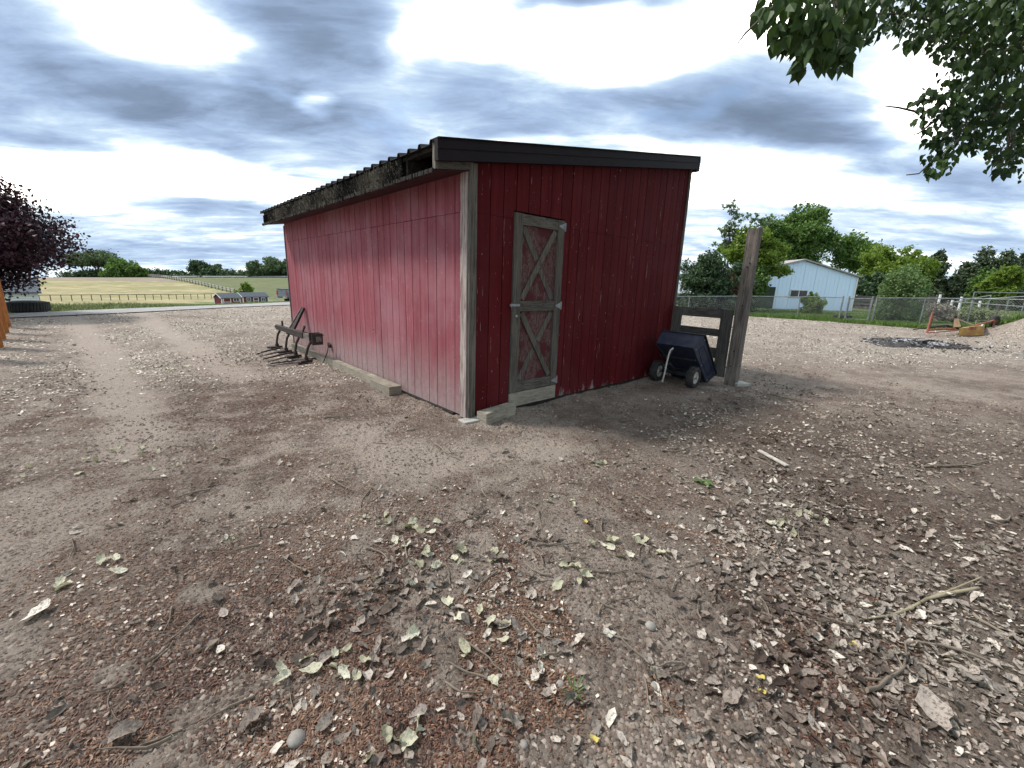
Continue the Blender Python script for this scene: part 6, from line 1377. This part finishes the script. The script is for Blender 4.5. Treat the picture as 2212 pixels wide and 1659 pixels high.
TP = [((717, 1042), (760, 1080)), ((800, 1062), (757, 1108)), ((1040, 1060), (1056, 1102)), ((1056, 1102), (1010, 1135)), ((1150, 1095), (1215, 1120)), ((1320, 1095), (1330, 1130)), ((870, 1165), (868, 1250)), ((790, 1185), (870, 1190)), ((1075, 1240), (1010, 1290)), ((1380, 1290), (1345, 1310)),
      ((1160, 1180), (1255, 1190)), ((1265, 1235), (1370, 1250)), ((1405, 1175), (1350, 1190)), ((432, 1330), (370, 1400)), ((375, 1390), (372, 1440)), ((240, 1500), (165, 1600)), ((1118, 1390), (1095, 1468)), ((965, 1385), (995, 1400)), ((1560, 1165), (1575, 1200)), ((1530, 1195), (1640, 1222)),
      ((1505, 1240), (1520, 1270)), ((1460, 1340), (1490, 1380)), ((1880, 1210), (1900, 1215)), ((1870, 1470), (2000, 1475)), ((2180, 1120), (2210, 1165)), ((2100, 1330), (2190, 1420)), ((2110, 1440), (2070, 1400)), ((1960, 1390), (2080, 1365)), ((1870, 1500), (1990, 1410)), ((1780, 1610), (1850, 1655)),
      ((1640, 1370), (1690, 1400)), ((1300, 1130), (1290, 1165)), ((1430, 975), (1500, 985)), ((1210, 1045), (1260, 1040)), ((690, 1330), (655, 1355)), ((455, 1060), (390, 1058)), ((940, 960), (975, 1000)), ((1330, 1010), (1360, 990)), ((560, 1180), (480, 1200)), ((1620, 985), (1700, 1015)), ((1990, 1010), (2200, 1020)), ((2050, 1040), (2085, 1070)), ((860, 1270), (800, 1260)), ((1120, 940), (1130, 925)), ((700, 905), (760, 890)), ((1660, 850), (1700, 875)), ((1085, 990), (1110, 1003))]
for k, (a, b) in enumerate(TP):
    A1, B1 = G(*a), G(*b); L_ = float(np.linalg.norm((B1-A1)[:2])); twig_at(A1[0], A1[1], L_, math.atan2(B1[1]-A1[1], B1[0]-A1[0]), 'thin pale dry twig lying on the dirt', 'thin dry twigs on the dirt', k)
for k in range(110):
    a = math.radians(R3.uniform(-50, 50)); r_ = 1.2*(6.5/1.2)**R3.random(); x, y = r_*math.sin(a), r_*math.cos(a)
    if in_shed(x, y, .4): continue
    twig_at(x, y, R3.uniform(.07, .26), R3.uniform(0, 6.28), 'thin pale dry twig lying on the dirt', 'thin dry twigs on the dirt', k)
stk = [G(x, y, .012) for x, y in ((1830, 1345), (1875, 1340), (1925, 1332), (1965, 1318), (2000, 1298), (2050, 1285), (2112, 1274))]
m = MB(); m.tube(stk, [.003, .005, .0065, .008, .009, .0095, .010], 9); m.tube([stk[4], G(2060, 1280, .03), G(2115, 1262, .05)], [.007, .005, .004], 6); m.lathe(stk[3], Vector(stk[4])-Vector(stk[2]), [(-.02, .009), (0, .0135), (.02, .010)], 8)
solo(m, 'long_stick', M['stick'], 'thick pale crooked stick lying across the leaves at right, longest of all', 'stick')
p0, p1 = G(1098, 1335, .01), G(1135, 1385, .01); solo(MB().beam(p0, p1, .035, .012), 'bark_piece', M['post_wood'], 'flat brown piece of bark lying in the husks in the middle foreground', 'bark')
p0, p1 = G(1640, 975, .01), G(1700, 1008, .01); solo(MB().beam(p0, p1, .05, .012), 'bark_piece', M['rim_white'], 'long pale splinter of wood on the dirt right of the door', 'wood splinter')
for k, ((px, py), s) in enumerate((((640, 1600), .035), ((1405, 1355), .03), ((1210, 1480), .02), ((1415, 1485), .022), ((1130, 1610), .018), ((1200, 1075), .02), ((160, 745), .04), ((780, 1245), .02))):
    p = G(px, py); m = MB(); m.lathe((p[0], p[1], p[2]-s*.15), (.2, .1, 1), [(0, 0), (0, s*.8), (s*.3, s), (s*.75, s*.8), (s, s*.3), (s*1.02, 0)], 9, True)
    solo(m, 'pebble', M['stone'], ['round tan pebble at the bottom edge left of the middle', 'pale stone right of the middle heap', 'small pebble beside the green seedling', 'pebble right of the green seedling', 'tiny pebble at the bottom edge', 'pebble before the door', 'stone far left by the track', 'pebble in the litter left of the middle'][k], 'pebble')
# green weeds
def weed(px, py, s, n, label, long=False):
    c_ = G(px, py); root = thing('green_weed', label, 'weed', c_); q = random.Random(px)
    for k in range(n):
        a = 6.28*k/n+q.uniform(-.4, .4); d = Vector((math.cos(a), math.sin(a), 0)); L_ = s*q.uniform(.6, 1.1); w_ = L_*(.06 if long else .32); sd = Vector((-d.y, d.x, 0))*w_; b = Vector(c_)
        m = MB(); m.add([b, b+d*L_*.5+sd+Vector((0, 0, L_*.45)), b+d*L_+Vector((0, 0, L_*(.25 if not long else .7))), b+d*L_*.5-sd+Vector((0, 0, L_*.45)), b+d*L_*.5+Vector((0, 0, L_*.38))], [(0, 1, 4), (1, 2, 4), (2, 3, 4), (3, 0, 4)], True); m.build('leaf', M['weed'], root)
weed(1520, 1047, .10, 7, 'small bright green weed rosette on the dirt right of the door'); weed(1240, 1500, .085, 8, 'green grassy seedling at the bottom right of the middle', True); weed(1165, 1245, .05, 5, 'tiny green sprout in the husks right of the middle heaps', True)
weed(500, 1170, .06, 5, 'tiny green sprout on the left dirt', True); weed(1410, 1460, .05, 5, 'tiny sprout below the middle right', True)
print('done')
